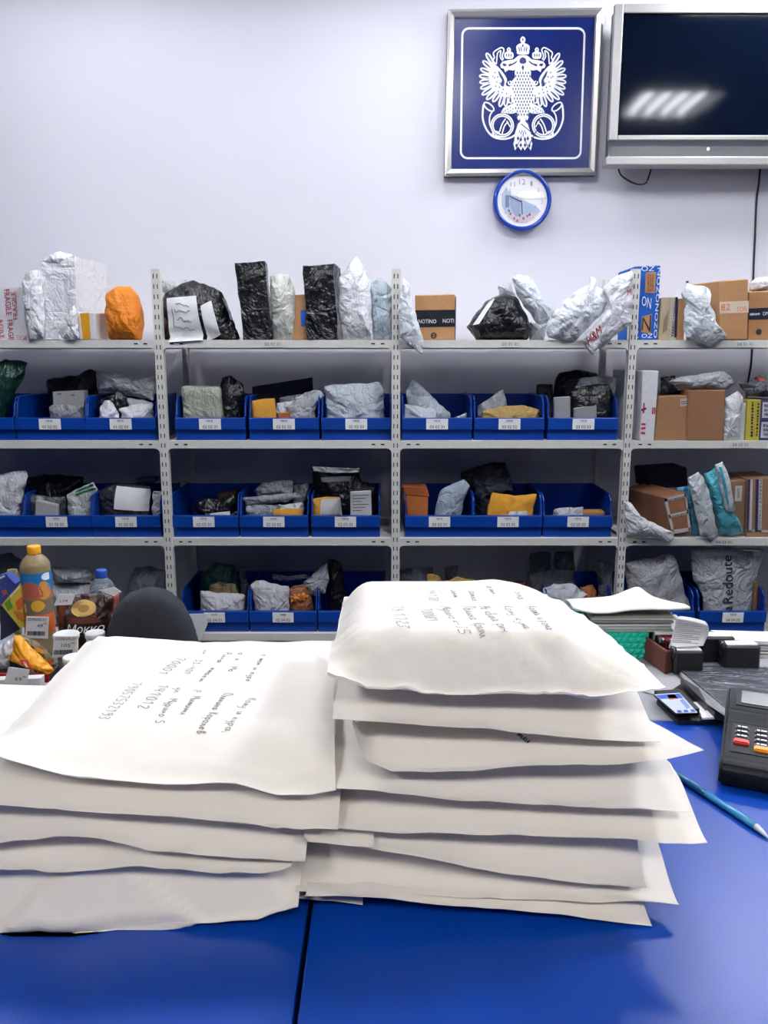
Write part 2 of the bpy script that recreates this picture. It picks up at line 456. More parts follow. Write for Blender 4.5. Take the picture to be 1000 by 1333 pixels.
BINS = [(-27, 1, '01 02 01', 'blue bin cut off by the left edge, second shelf, under green bag'),
        (66, 1, '01 02 02', 'blue bin tagged 01 02 02 holding a small grey carton'),
        (158, 1, '01 02 03', 'blue bin tagged 01 02 03 overflowing with white bags, left bay'),
        (274, 1, '02 02 01', 'blue bin tagged 02 02 01 holding an olive wrapped block'),
        (370, 1, '02 02 02', 'blue bin tagged 02 02 02 with an orange padded envelope'),
        (464, 1, '02 02 03', 'blue bin tagged 02 02 03 filled by one large pale bag'),
        (569, 1, '03 02 01', 'blue bin tagged 03 02 01 with a slumped pale grey bag'),
        (663, 1, '03 02 02', 'blue bin tagged 03 02 02 with a flat mustard envelope'),
        (759, 1, '03 02 03', 'blue bin tagged 03 02 03 piled with black bags'),
        (-14, 2, '01 03 01', 'blue bin cut off by the left edge, third shelf, under white bag'),
        (75, 2, '01 03 02', 'blue bin tagged 01 03 02 with a green and white bag'),
        (165, 2, '01 03 03', 'blue bin tagged 01 03 03 with a dark parcel and white label'),
        (266, 2, '02 03 01', 'blue bin tagged 02 03 01 holding low dark parcels'),
        (357, 2, '02 03 02', 'blue bin tagged 02 03 02 heaped with grey bags'),
        (450, 2, '02 03 03', 'blue bin tagged 02 03 03 with a yellow envelope and black bags'),
        (572, 2, '03 03 01', 'blue bin tagged 03 03 01 with a rusty orange box'),
        (661, 2, '03 03 02', 'blue bin tagged 03 03 02 with a bright yellow envelope'),
        (752, 2, '03 03 03', 'almost empty blue bin tagged 03 03 03'),
        (280, 3, '02 04 01', 'blue bin tagged 02 04 01 on the lowest shelf with green bag'),
        (369, 3, '02 04 02', 'blue bin tagged 02 04 02 on the lowest shelf with orange parcel'),
        (458, 3, '02 04 03', 'blue bin half hidden behind the tall envelope stack'),
        (755, 3, '03 04 03', 'blue bin on the lowest shelf behind the envelopes, holding grey papers'),
        (860, 3, '04 04 01', 'blue bin behind the paper pile with a grey carrier bag'),
        (953, 3, '04 04 02', 'blue bin tagged 04 04 02 with a large silver lettered bag')]
for a in BINS: storage_bin(*a)

# ------------------------------------------------------------------ parcels on the top shelf
TOPZ = SHELF_Z[0]; G0 = 'parcels on the top shelf'
Yt = RACK_Y + .02
def bag(label, crop, pts, Y, T, m, seed, grp, name='poly_mailer', cat='parcel', **k):
    return pouch(name, label, cat, px(crop, pts), Y, T, m, seed, grp, **k)
def carton(label, crop, q, Y, d, m, grp, name='cardboard_box', cat='box', **k):
    return wrapbox(name, label, cat, px(crop, q), Y, d, m, grp, **k)
def fq(crop, q, Y): return pq(px(crop, q), Y)

def print_bars(name, q, m, parent, rows, off=.0015, seed=1):
    """rows of small dark marks: print too small to read"""
    r = random.Random(seed + len(name) + int(q[0].x * 1000)); mb = MB()
    for k in range(rows):
        v0, v1 = 1 - (k + .85) / rows, 1 - (k + .15) / rows; u = .0
        while u < .96:
            w = r.uniform(.03, .075) ; a = v0 + (v1 - v0) * r.choice((0, 0, .15)); b = v1 - (v1 - v0) * r.choice((0, 0, .2))
            mb.add([quad_map(q, x, y) + Vector((0, -off, 0)) for x, y in ((u, a), (min(u + w, 1), a), (min(u + w, 1), b), (u, b))], [(0, 1, 2, 3)]); u += w + r.uniform(.015, .05)
    return tag(mb.build(name, m, parent), kind='stuff')
# fragile box on the far left
o = carton('white parcel box printed with red fragile lettering at the left edge', 'c2', [(-160, 262), (118, 255), (140, 540), (-160, 540)], Yt + .02, (0, .25, 0), WHITE_CARD, G0, name='parcel_box', sit=TOPZ, amp=.004, n=8)
bv = bvh_of(o)
text_on('fragile_print', 'FRAGILE  FRAGILE', fq('c2', [(38, 262), (68, 555), (40, 560), (10, 268)], Yt), INK_RED, o, bvh=bv, off=(0, -.003, 0))
text_on('fragile_print', 'FRAGILE', fq('c2', [(62, 425), (48, 280), (72, 275), (85, 420)], Yt), INK_RED, o, bvh=bv, off=(0, -.003, 0))
text_on('fragile_print', 'FRAGILE', fq('c2', [(142, 532), (76, 528), (76, 505), (142, 508)], Yt), mat('print', '#c98a92'), o, bvh=bv, off=(0, -.003, 0))
text_on('fragile_print', 'AGILE', fq('c2', [(2, 415), (14, 520), (-8, 525), (-20, 420)], Yt), INK_RED, o, bvh=bv, off=(0, -.003, 0))
bag('narrow crinkled white bag beside the red lettered box', 'c2', [(125, 185), (205, 162), (228, 300), (232, 535), (180, 560), (150, 545), (130, 400), (113, 300)], RACK_Y - .005, .07, WHITE_POLY, 2, G0, wr=.024, sit=TOPZ + .001)
wrapbox('wrapped_box', 'tall box wrapped in white plastic with its grey side showing', 'parcel', px('c2', [(213, 122), (388, 92), (402, 535), (228, 545)]), RACK_Y + .012, (.03, .33, 0), WHITE_POLY, G0, amp=.008, n=10, sit=TOPZ, seed=3)
bag('puffed white plastic top fold of the tall wrapped box', 'c2', [(215, 130), (258, 88), (310, 68), (375, 85), (392, 115), (330, 150), (250, 150)], RACK_Y + .05, .09, WHITE_POLY, 4, G0, wr=.012)
bag('small white bag corner slumped before the wrapped box', 'c2', [(350, 420), (385, 350), (405, 380), (412, 520), (390, 545), (330, 540)], RACK_Y - .01, .04, WHITE_POLY, 5, G0, wr=.012, sit=TOPZ + .001)
o = carton('small white box with a mustard yellow front panel', 'c2', [(400, 385), (490, 385), (497, 525), (412, 530)], RACK_Y + .004, (.03, .11, 0), WHITE_CARD, G0, name='small_box', sit=TOPZ)
patch('yellow_panel', fq('c2', [(416, 391), (464, 388), (474, 524), (432, 527)], RACK_Y + .004), mat('card', '#cf930f'), o)
bag('bright orange wrapped oval parcel on the top shelf', 'c2', [(562, 285), (610, 248), (680, 250), (712, 290), (738, 370), (748, 440), (735, 535), (690, 528), (640, 528), (575, 505), (553, 400)], RACK_Y + .05, .16, mat('poly', '#e8851a', .6), 6, G0, name='wrapped_parcel', wr=.010, sit=TOPZ, flat=.42)

# second bay
bag('grey bag end poking out behind the rack post', 'c3', [(22, 112), (92, 150), (88, 200), (25, 180)], RACK_Y + .25, .06, GREY_POLY, 7, G0)
o = bag('black plastic bag parcel carrying two white paper address slips', 'c3', [(28, 215), (45, 185), (90, 158), (150, 135), (205, 150), (272, 182), (300, 250), (340, 368), (200, 368), (35, 368)], RACK_Y + .06, .12, BLACK_POLY, 8, G0, wr=.022, sit=TOPZ)
bv = bvh_of(o)
drape('address_slip', fq('c3', [(45, 205), (165, 196), (195, 372), (60, 380)], RACK_Y), bv, LABEL_W, o, .006, label='white address slip with handwriting')
drape('address_slip', fq('c3', [(185, 237), (225, 215), (261, 350), (210, 374)], RACK_Y), bv, LABEL_W, o, .006)
drape('tape_strip', fq('c3', [(266, 205), (286, 212), (312, 285), (296, 292)], RACK_Y), bv, mat('poly', '#7d8088'), o, .004)
for k, (a, b, c, d) in enumerate([(85, 225, 140, 240), (80, 255, 145, 262), (90, 285, 150, 300), (85, 320, 160, 335), (70, 250, 82, 330)]):
    s = random.Random(k); pts = [drape_pt(bv, at(*px('c3', [(a + (c - a) * i / 9, b + (d - b) * i / 9 + s.uniform(-7, 7))])[0], RACK_Y), .0085) for i in range(10)]
    MB().ribbon(pts, .003, (0, 1, 0)).build('handwriting', INK_GREY, o)
wrapbox('wrapped_box', 'taller black plastic wrapped box beside the white slips', 'parcel', px('c3', [(320, 66), (440, 62), (470, 365), (355, 370)]), RACK_Y + .006, (-.01, .13, 0), BLACK_POLY, G0, amp=.006, n=10, sit=TOPZ, seed=9)
bag('pale olive white bag between the two black boxes', 'c3', [(458, 120), (490, 108), (535, 112), (560, 180), (556, 300), (548, 366), (470, 366), (462, 250)], RACK_Y + .03, .09, mat('poly', '#c6c7bf'), 10, G0, wr=.014, sit=TOPZ)
o = carton('narrow brown carton with a blue sticker beside black box', 'c3', [(537, 195), (610, 190), (612, 370), (545, 370)], RACK_Y + .03, (0, .12, 0), KRAFT, G0, sit=TOPZ)
patch('blue_sticker', fq('c3', [(580, 255), (608, 253), (610, 316), (583, 318)], RACK_Y + .03), mat('print', '#1c57b5'), o)
wrapbox('wrapped_box', 'shorter black plastic wrapped box next to the brown carton', 'parcel', px('c3', [(590, 77), (712, 73), (726, 365), (605, 370)]), RACK_Y + .004, (.02, .13, 0), BLACK_POLY, G0, amp=.006, n=10, sit=TOPZ, seed=11)
bag('tall pointed white bag right of the shorter black box', 'c3', [(732, 130), (770, 70), (800, 38), (835, 95), (856, 150), (866, 350), (832, 382), (800, 378), (750, 355), (730, 250)], RACK_Y + .02, .10, WHITE_POLY, 12, G0, wr=.014, sit=TOPZ - .002)
bag('pale blue grey bag leaning against the middle post', 'c3', [(848, 150), (900, 122), (938, 165), (945, 380), (910, 385), (868, 375), (855, 250)], RACK_Y + .035, .06, BLUEGREY_POLY, 13, G0, wr=.018, sit=TOPZ)
# third bay
bag('white bag hanging over the shelf edge right of the middle post', 'c4', [(78, 128), (98, 150), (118, 240), (135, 300), (155, 372), (152, 430), (112, 402), (62, 360), (58, 230)], RACK_Y - .03, .05, mat('poly', '#dfe3e8'), 14, G0, wr=.016)
NB_Y = RACK_Y + .02
o = carton('brown carton with black NOTINO tape band and pale side', 'c4', [(122, 194), (280, 190), (280, 372), (126, 372)], NB_Y, (.012, .26, 0), KRAFT, G0, sit=TOPZ)
patch('tape_band', fq('c4', [(123.5, 254), (280, 252), (280, 318), (125.5, 322)], NB_Y), mat('plastic', '#12151d', .35), o)
text_on('tape_text', 'NOTINO', fq('c4', [(136, 290), (206, 290), (206, 306), (136, 306)], NB_Y), INK_WHITE, o, off=(0, -.002, 0))
text_on('tape_text', 'NOTI', fq('c4', [(232, 288), (276, 288), (276, 304), (232, 304)], NB_Y), INK_WHITE, o, off=(0, -.002, 0))
c = at(*px('c4', [(196, 354)])[0], NB_Y)
mk('round_stamp', [c + Vector((.013 * math.cos(a * math.pi / 8), -.0012, .013 * math.sin(a * math.pi / 8))) for a in range(16)], [tuple(range(16))[::-1]], mat('print', '#2b1d24'), o)
text_on('stamp_text', '2', [c + Vector(v) for v in ((-.005, 0, .007), (.005, 0, .007), (.005, 0, -.007), (-.005, 0, -.007))], mat('print', '#b5875c'), o, off=(0, -.002, 0))
p0 = at(*px('c4', [(281, 196)])[0], NB_Y)
mk('side_sheet', [p0 + Vector((.0045 + .012 * 0, .004, .0)), p0 + Vector((.0155, .25, 0)), p0 + Vector((.0155, .25, -.2)), p0 + Vector((.0045, .004, -.2))], [(0, 1, 2, 3)], mat('paper', '#d2d2d8'), o)
o = bag('lumpy black plastic parcel with a white stripe on the top shelf', 'c4', [(325, 320), (360, 270), (405, 215), (470, 188), (520, 198), (555, 260), (583, 325), (568, 372), (365, 372)], RACK_Y + .08, .18, BLACK_POLY, 15, G0, wr=.016, sit=TOPZ, flat=.42)
bv = bvh_of(o)
drape('white_stripe', fq('c4', [(428, 202), (442, 206), (376, 308), (352, 312)], RACK_Y), bv, LABEL_W, o, .004)
bag('white bag drooping over the lumpy black parcel', 'c4', [(503, 125), (530, 110), (575, 120), (612, 172), (640, 238), (682, 258), (662, 302), (610, 312), (560, 250), (520, 190)], RACK_Y + .03, .08, mat('poly', '#d3d8df'), 16, G0, wr=.014)
bag('small pale bag tip behind the lumpy black parcel', 'c4', [(450, 160), (500, 142), (520, 198), (455, 195)], RACK_Y + .25, .05, GREY_POLY, 17, G0)
bag('grey bag tucked low beside the lumpy black parcel', 'c4', [(575, 300), (640, 305), (632, 345), (610, 366), (572, 366)], RACK_Y + .10, .06, GREY_POLY, 18, G0, sit=TOPZ)
bag('big crumpled white bag with a twisted top corner', 'c4', [(640, 310), (690, 232), (760, 180), (815, 150), (818, 122), (832, 122), (845, 155), (888, 200), (870, 262), (800, 325), (748, 382), (700, 368), (645, 365)], RACK_Y - .005, .11, mat('poly', '#dfe3e8'), 19, G0, wr=.020)
o = bag('white bag marked H and M in dark red, hanging over the shelf edge', 'c4', [(865, 160), (920, 118), (982, 95), (978, 300), (930, 345), (868, 385), (820, 432), (780, 372), (850, 290), (885, 240)], RACK_Y - .03, .06, mat('poly', '#dcdce0'), 20, G0, wr=.014)
bv = bvh_of(o)
text_on('bag_lettering', 'H&M', fq('c4', [(785, 365), (838, 312), (850, 342), (800, 398)], RACK_Y), INK_RED, o, bvh=bv, off=(0, -.003, 0), shear=.2)
text_on('bag_lettering', 'M', fq('c4', [(940, 180), (965, 170), (970, 196), (948, 200)], RACK_Y), INK_RED, o, bvh=bv, off=(0, -.003, 0), shear=.2)
# fourth bay
OY = RACK_Y + .04
o = carton('tall blue carton covered in white OZON lettering', 'c5', [(210, 122), (366, 115), (346, 545), (205, 545)], OY, (0, .25, 0), mat('card', '#0f57b4'), G0, sit=TOPZ)
for (q, s) in [([(232, 150), (232, 545), (215, 545), (215, 150)], 'OZONOZON'), ([(322, 545), (346, 130), (366, 130), (342, 545)], 'OZONOZON'), ([(248, 120), (330, 120), (325, 150), (250, 150)], 'OZ'), ([(252, 520), (318, 520), (312, 545), (250, 545)], 'OZ'), ([(255, 295), (310, 310), (305, 375), (250, 350)], 'ON')]:
    text_on('carton_lettering', s, fq('c5', q, OY), INK_WHITE, o)
patch('brown_label', fq('c5', [(276, 158), (336, 155), (330, 280), (270, 280)], OY), mat('card', '#b8865a'), o, (0, -.002, 0))
print_bars('label_print', fq('c5', [(326, 168), (322, 268), (284, 270), (284, 170)], OY), mat('print', '#7c3b2c'), o, 3, off=.003)
patch('brown_patch', fq('c5', [(252, 420), (312, 402), (305, 520), (246, 510)], OY), mat('card', '#b8865a'), o, (0, -.002, 0))
text_on('carton_lettering', 'N', fq('c5', [(256, 425), (308, 410), (303, 510), (250, 500)], OY), INK, o, off=(0, -.003, 0))
for k, (q, colr, lab, txt) in enumerate([([(372, 306), (424, 302), (420, 545), (352, 545)], '#a99a80', 'flat tan carton with scribbles beside the blue carton', None),
        ([(424, 302), (468, 302), (458, 545), (418, 545)], '#b7b0a2', 'flat carton on edge with a dark printed stripe', 'YANDC / MARKET'),
        ([(470, 312), (516, 310), (502, 545), (458, 545)], '#a57c58', 'plain brown carton on edge beside the white bag', None)]):
    o = carton(lab, 'c5', q, RACK_Y + .03, (0, .22, 0), mat('card', colr), G0, sit=TOPZ, bev=.002)
    if txt:
        text_on('carton_print', txt, fq('c5', [(402 + 22, 540), (428 + 22, 310), (440 + 14, 310), (432 + 14, 540)], RACK_Y + .03), INK_BLUE, o)
        patch('dark_stripe', fq('c5', [(452, 304), (466, 303), (457, 543), (446, 543)], RACK_Y + .03), INK_BLUE, o)
    elif k == 0:
        for i in range(5):
            patch('print_bar', fq('c5', [(385 + i * 6, 430 - i * 12), (388 + i * 6, 430 - i * 12), (378 + i * 6, 520 - i * 5), (375 + i * 6, 520 - i * 5)], RACK_Y + .03), mat('print', '#6b5f4c'), o)
bag('white bag sagging over the shelf edge in the right bay', 'c5', [(480, 285), (515, 225), (560, 228), (620, 245), (668, 250), (650, 325), (690, 420), (722, 510), (768, 535), (720, 560), (662, 597), (600, 580), (510, 545), (498, 450), (520, 330)], RACK_Y - .03, .09, mat('poly', '#dbe0e4'), 21, G0, wr=.020)
BY = RACK_Y - .002
o = carton('brown carton wrapped with orange printed tape on the top shelf', 'c5', [(712, 207), (886, 194), (882, 528), (716, 530)], BY, (-.065, .22, 0), KRAFT, G0, sit=TOPZ)
patch('printed_tape', fq('c5', [(713, 332), (885, 325), (884, 395), (714, 402)], BY), mat('paper', '#d8c7b5'), o)
for (q, s) in [([(690 + 30, 345), (776, 342), (776, 380), (720, 384)], '82'), ([(815, 362), (875, 358), (875, 388), (815, 390)], 'SOR')]:
    text_on('tape_print', s, fq('c5', q, BY), mat('print', '#e0782a'), o, off=(0, -.0025, 0))
o = carton('brown carton with a dark blue tape band at the right edge', 'c5', [(884, 270), (1060, 266), (1060, 540), (880, 534)], RACK_Y + .02, (0, .25, 0), mat('card', '#a9794f'), G0, sit=TOPZ)
patch('tape_band', fq('c5', [(884, 372), (1058, 362), (1058, 432), (883, 438)], RACK_Y + .02), mat('plastic', '#15192b', .4), o)
print_bars('tape_print', fq('c5', [(892, 396), (950, 394), (950, 412), (892, 416)], RACK_Y + .02), INK_WHITE, o, 1, off=.002)
text_on('tape_text', 'OM', fq('c5', [(968, 391), (1000, 389), (1000, 411), (968, 413)], RACK_Y + .02), INK_WHITE, o, off=(0, -.002, 0))
c = at(*px('c5', [(945, 509)])[0], RACK_Y + .02)
mk('round_stamp', [c + Vector((.012 * math.cos(a * math.pi / 8), -.0012, .012 * math.sin(a * math.pi / 8))) for a in range(16)], [tuple(range(16))[::-1]], mat('print', '#221a1e'), o)
bag('white bag lying on the carton with dark blue tape', 'c5', [(890, 215), (940, 188), (1010, 186), (1070, 190), (1070, 266), (888, 270)], RACK_Y + .12, .16, mat('poly', '#dcdce0'), 22, G0)

# ------------------------------------------------------------------ second shelf, bins and boxes
G1 = 'parcels in the second shelf row'; Z1 = SHELF_Z[1] + .006
Ya, Yb, Yc = RACK_Y + .085, RACK_Y + .16, RACK_Y + .26
bag('dark green and black bag at the left edge, second shelf', 'c2', [(-60, 660), (30, 630), (110, 640), (150, 650), (105, 760), (45, 870), (0, 960), (-60, 960)], Ya, .09, GREEN_POLY, 30, G1, sit=Z1, wr=.018)
bag('large black bag at the back of the bin with grey carton', 'c2', [(238, 735), (400, 712), (470, 678), (505, 700), (510, 920), (260, 920)], Yc, .12, BLACK_POLY, 31, G1, sit=Z1)
o = carton('grey white carton standing in a bin, faint print on top', 'c2', [(272, 800), (435, 793), (432, 935), (275, 935)], Yb - .02, (0, .06, 0), mat('card', '#a3a2a0'), G1, name='small_box', sit=Z1)
for (a, b) in ((310, 812), (380, 818)): patch('print_mark', fq('c2', [(a - 9, b - 4), (a + 9, b - 4), (a + 9, b + 4), (a - 9, b + 4)], Yb - .02), INK_GREY, o)
bag('flat grey packet lying before the grey white carton', 'c2', [(258, 870), (345, 865), (432, 868), (432, 940), (252, 940)], Ya, .03, mat('poly', '#8d9095'), 32, G1, sit=Z1)
bag('big grey white bag on top of the overflowing left bin', 'c2', [(494, 688), (560, 700), (640, 712), (740, 730), (808, 712), (802, 850), (700, 822), (600, 806), (515, 790)], Yb, .08, mat('poly', '#b9bbbb'), 33, G1, wr=.018)
bag('crumpled black bag knot among white bags in left bin', 'c2', [(505, 850), (560, 820), (605, 812), (612, 790), (662, 822), (662, 870), (640, 905), (640, 960), (510, 960)], Ya + .03, .06, BLACK_POLY, 34, G1, sit=Z1)
bag('white rounded bag at the left of the overflowing bin', 'c2', [(492, 925), (520, 880), (545, 848), (572, 848), (610, 890), (640, 930), (640, 960), (495, 960)], Ya - .01, .05, WHITE_POLY, 35, G1, sit=Z1, wr=.018)
bag('white bag at the right of the overflowing bin', 'c2', [(622, 885), (700, 868), (798, 860), (800, 960), (655, 960)], Ya - .005, .06, WHITE_POLY, 36, G1, sit=Z1, wr=.018)
bag('dull white bag behind the two white bags in left bin', 'c2', [(660, 832), (740, 840), (795, 855), (795, 960), (665, 960)], Yb - .02, .05, GREY_POLY, 37, G1, sit=Z1)
wrapbox('wrapped_parcel', 'olive grey bubble wrapped block in the second shelf bin', 'parcel', px('c3', [(102, 552), (262, 556), (268, 690), (122, 690)]), Ya, (0, .10, 0), mat('poly', '#a4a796'), G1, amp=.006, n=8, rnd=.06, sit=Z1, seed=38)
bag('black bag beside the olive wrapped block', 'c3', [(265, 522), (300, 512), (357, 545), (352, 690), (268, 690)], Yb, .08, BLACK_POLY, 39, G1, sit=Z1, wr=.018)
carton('dark navy carton at the back behind the orange envelope', 'c3', [(388, 556), (622, 520), (628, 690), (392, 690)], Yc, (0, .08, 0), mat('card', '#191c2c'), G1, sit=Z1, bev=.003)
bag('orange kraft padded envelope standing in second shelf bin', 'c3', [(384, 611), (430, 604), (478, 600), (492, 690), (392, 690)], Ya - .01, .025, KRAFT_Y, 40, G1, name='padded_envelope', cat='envelope', sit=Z1, wr=.004)
bag('grey twisted bag right of the orange kraft envelope', 'c3', [(520, 640), (560, 600), (600, 580), (655, 568), (668, 588), (640, 640), (625, 690), (530, 690)], Ya + .01, .05, mat('poly', '#a9acb0'), 41, G1, sit=Z1, wr=.022)
bag('small white bag behind the orange kraft envelope', 'c3', [(484, 622), (555, 608), (560, 645), (540, 690), (488, 690)], Ya + .03, .03, mat('poly', '#c9ced6'), 42, G1, sit=Z1)
bag('dark grey flap above the twisted grey bag', 'c3', [(494, 600), (560, 586), (605, 585), (600, 625), (498, 625)], Yb, .03, mat('poly', '#6c6f76'), 43, G1)
carton('tiny orange carton low between kraft envelope and grey bag', 'c3', [(490, 660), (536, 656), (536, 692), (492, 692)], Ya - .012, (0, .03, 0), KRAFT_O, G1, name='small_box', sit=Z1)
bag('large pale blue white bag filling a whole bin', 'c3', [(672, 552), (780, 545), (892, 538), (912, 568), (908, 690), (688, 690), (680, 620)], Ya + .01, .07, mat('poly', '#b9c1c7'), 44, G1, sit=Z1, wr=.016)
bag('slumped pale grey bag pointing up, right of middle post', 'c4', [(84, 568), (118, 528), (165, 566), (215, 620), (262, 658), (262, 690), (100, 690), (92, 630)], Ya + .02, .06, mat('poly', '#a6afb6'), 45, G1, sit=Z1, wr=.018)
bag('flat white bag end lying low in bin 03 02 01', 'c4', [(75, 625), (130, 632), (200, 640), (262, 660), (328, 653), (326, 690), (80, 690)], Ya - .01, .04, mat('poly', '#bcc3c9'), 46, G1, sit=Z1)
bag('grey bag corner standing behind the mustard envelope', 'c4', [(368, 632), (420, 598), (472, 563), (486, 630), (480, 690), (375, 690)], Ya + .04, .04, mat('poly', '#8f9293'), 47, G1, sit=Z1)
bag('flat mustard padded envelope lying in second shelf bin', 'c4', [(385, 655), (450, 636), (545, 627), (617, 648), (612, 692), (390, 692)], Ya - .005, .05, mat('poly', '#b1904e', .6), 48, G1, name='padded_envelope', cat='envelope', sit=Z1, wr=.007)
bag('big black bag heaped at the back of bin 03 02 03', 'c4', [(672, 540), (690, 502), (760, 488), (842, 500), (860, 560), (850, 690), (668, 690)], Yc, .12, BLACK_POLY, 49, G1, sit=Z1)
bag('grey plastic flap sticking up over black bags', 'c4', [(752, 562), (775, 520), (850, 516), (928, 517), (905, 592), (890, 548), (820, 548)], Yb, .03, mat('poly', '#85898f'), 50, G1)
bag('black bag in front of bin 03 02 03', 'c4', [(738, 572), (800, 550), (888, 545), (908, 600), (905, 690), (740, 690)], Ya + .02, .06, BLACK_POLY, 51, G1, sit=Z1)
carton('small grey box standing in front of the black bags', 'c4', [(672, 598), (736, 594), (738, 692), (672, 692)], Ya - .01, (0, .03, 0), mat('card', '#97979a'), G1, name='small_box', sit=Z1)
carton('low grey packet lying before the black bags', 'c4', [(750, 641), (840, 626), (846, 692), (752, 692)], Ya - .012, (0, .02, 0), mat('card', '#8d8d90'), G1, name='small_packet', sit=Z1)
bag('small dark bag at the back left of the black heap', 'c4', [(600, 548), (665, 545), (668, 600), (668, 690), (602, 690)], Yc, .06, DARK_POLY, 52, G1, sit=Z1)
# right bay, no bins
zs = SHELF_Z[1]
o = carton('tall white carton with red scrawls beside the right post', 'c5', [(262, 737), (356, 739), (328, 1145), (246, 1150)], RACK_Y + .01, (-.055, .28, 0), WHITE_CARD, G1, sit=zs)
for q in ([(250, 1050), (275, 1050), (275, 1062), (250, 1062)], [(248, 1075), (274, 1070), (274, 1084), (248, 1088)], [(247, 1100), (272, 1102), (272, 1116), (247, 1114)], [(250, 965), (280, 955), (280, 968), (250, 980)], [(262, 930), (270, 930), (268, 990), (258, 990)], [(315, 955), (322, 955), (320, 995), (312, 995)], [(326, 955), (333, 955), (331, 995), (323, 995)]):
    patch('red_mark', fq('c5', q, RACK_Y + .01), INK_RED, o)
o = carton('brown carton with a torn printed sticker at its corner', 'c5', [(350, 890), (528, 885), (520, 1142), (328, 1142)], RACK_Y + .02, (-.01, .3, 0), mat('card', '#9b7350'), G1, sit=zs)
patch('sticker', fq('c5', [(482, 905), (526, 902), (525, 946), (480, 950)], RACK_Y + .02), mat('paper', '#b9b3ad'), o)
print_bars('sticker_print', fq('c5', [(486, 918), (523, 914), (522, 938), (486, 942)], RACK_Y + .02), INK_BLUE, o, 2, off=.002)
carton('taller plain brown carton right of the stickered carton', 'c5', [(530, 855), (749, 852), (736, 1142), (522, 1142)], RACK_Y + .006, (0, .3, 0), mat('card', '#8a6245'), G1, sit=zs)
bag('silver grey bag lying across the brown cartons', 'c5', [(405, 803), (480, 775), (600, 758), (742, 738), (808, 800), (765, 848), (640, 850), (480, 845)], RACK_Y + .05, .07, mat('poly', '#b0b2b4', .3), 53, G1, wr=.018)
bag('dark plastic bag squeezed beside the tall white carton', 'c5', [(365, 775), (455, 763), (420, 805), (470, 850), (520, 885), (360, 885)], RACK_Y + .12, .06, DARK_POLY, 54, G1)
bag('white padded bag standing between carton and yellow box', 'c5', [(742, 905), (775, 885), (822, 858), (852, 892), (845, 1000), (836, 1100), (805, 1142), (735, 1135)], RACK_Y + .02, .05, mat('poly', '#cfd0d3'), 55, G1, sit=zs, wr=.006)
carton('thin white box on edge beside the yellow printed box', 'c5', [(842, 930), (872, 930), (862, 1142), (832, 1142)], RACK_Y + .035, (0, .2, 0), WHITE_CARD, G1, name='small_box', sit=zs, bev=.002)
o = carton('yellow box with black lettering on the second shelf', 'c5', [(880, 912), (960, 910), (946, 1142), (866, 1142)], RACK_Y + .02, (0, .22, 0), mat('card', '#b5a53c'), G1, sit=zs, bev=.002)
print_bars('box_print', fq('c5', [(925, 1125), (935, 925), (952, 925), (940, 1125)], RACK_Y + .02), INK, o, 1)
print_bars('box_print', fq('c5', [(893, 1130), (900, 925), (918, 925), (912, 1130)], RACK_Y + .02), INK, o, 1)
o = carton('violet and white printed carton at the right edge', 'c5', [(962, 912), (1060, 910), (1056, 1142), (948, 1142)], RACK_Y + .02, (0, .22, 0), mat('card', '#3a3560'), G1, sit=zs, bev=.002)
for q in ([(968, 925), (1050, 925), (1050, 1018), (964, 1018)], [(962, 1042), (1050, 1042), (1050, 1136), (955, 1136)]):
    pa = patch('white_panel', fq('c5', q, RACK_Y + .02), mat('paper', '#c9c7cf'), o)
    (ax, ay), (bx, by) = q[0], q[2]
    print_bars('panel_print', fq('c5', [(ax + 8, ay + 8), (bx - 8, ay + 8), (bx - 8, by - 8), (ax + 8, by - 8)], RACK_Y + .02), INK_BLUE, o, 3, off=.0024)
o = bag('dark grey glossy bag with red print above the violet carton', 'c5', [(818, 805), (870, 815), (930, 765), (1000, 780), (1060, 800), (1060, 895), (880, 892)], RACK_Y + .06, .08, mat('poly', '#5c5f66', .3), 56, G1)
drape('red_print', fq('c5', [(930, 768), (1000, 790), (1000, 806), (935, 786)], RACK_Y), bvh_of(o), mat('print', '#b4402f'), o, .003)

# ------------------------------------------------------------------ third shelf
G2 = 'parcels in the third shelf row'; Z2 = SHELF_Z[2] + .006
bag('big white bag at the left edge, third shelf', 'c6', [(-60, 200), (20, 182), (130, 172), (148, 200), (122, 280), (98, 440), (-60, 440)], Ya, .09, mat('poly', '#cfd0d4'), 60, G2, sit=Z2, wr=.018)
bag('dark glossy bag behind the green and white bag', 'c6', [(138, 205), (240, 190), (340, 192), (440, 205), (430, 300), (340, 420), (150, 420)], Yc - .03, .12, BLACK_POLY, 61, G2, sit=Z2)
bag('grey plastic fold above the small label parcel', 'c6', [(132, 292), (200, 296), (260, 308), (342, 306), (345, 430), (140, 430)], Yb - .03, .05, mat('poly', '#55585e'), 62, G2, sit=Z2)
carton('small tilted grey carton in bin 01 03 02', 'c6', [(184, 322), (298, 350), (290, 430), (172, 430)], Ya - .005, (0, .03, 0), mat('card', '#b3b1ae'), G2, name='small_box', sit=Z2)
o = bag('white bag with green stripes at the top, third shelf', 'c6', [(348, 295), (420, 258), (488, 230), (510, 265), (482, 300), (472, 430), (362, 430), (352, 350)], Ya, .04, mat('poly', '#c3c8c4'), 63, G2, sit=Z2)
bv = bvh_of(o)
for q in ([(360, 290), (480, 240), (488, 250), (362, 300)], [(360, 306), (488, 262), (480, 276), (365, 314)]): drape('green_stripe', fq('c6', q, RACK_Y), bv, mat('print', '#14633f'), o, .003)
o = bag('dark plastic parcel with a big white address label', 'c6', [(520, 275), (600, 238), (700, 242), (785, 252), (788, 430), (520, 430)], Ya + .03, .07, DARK_POLY, 64, G2, sit=Z2)
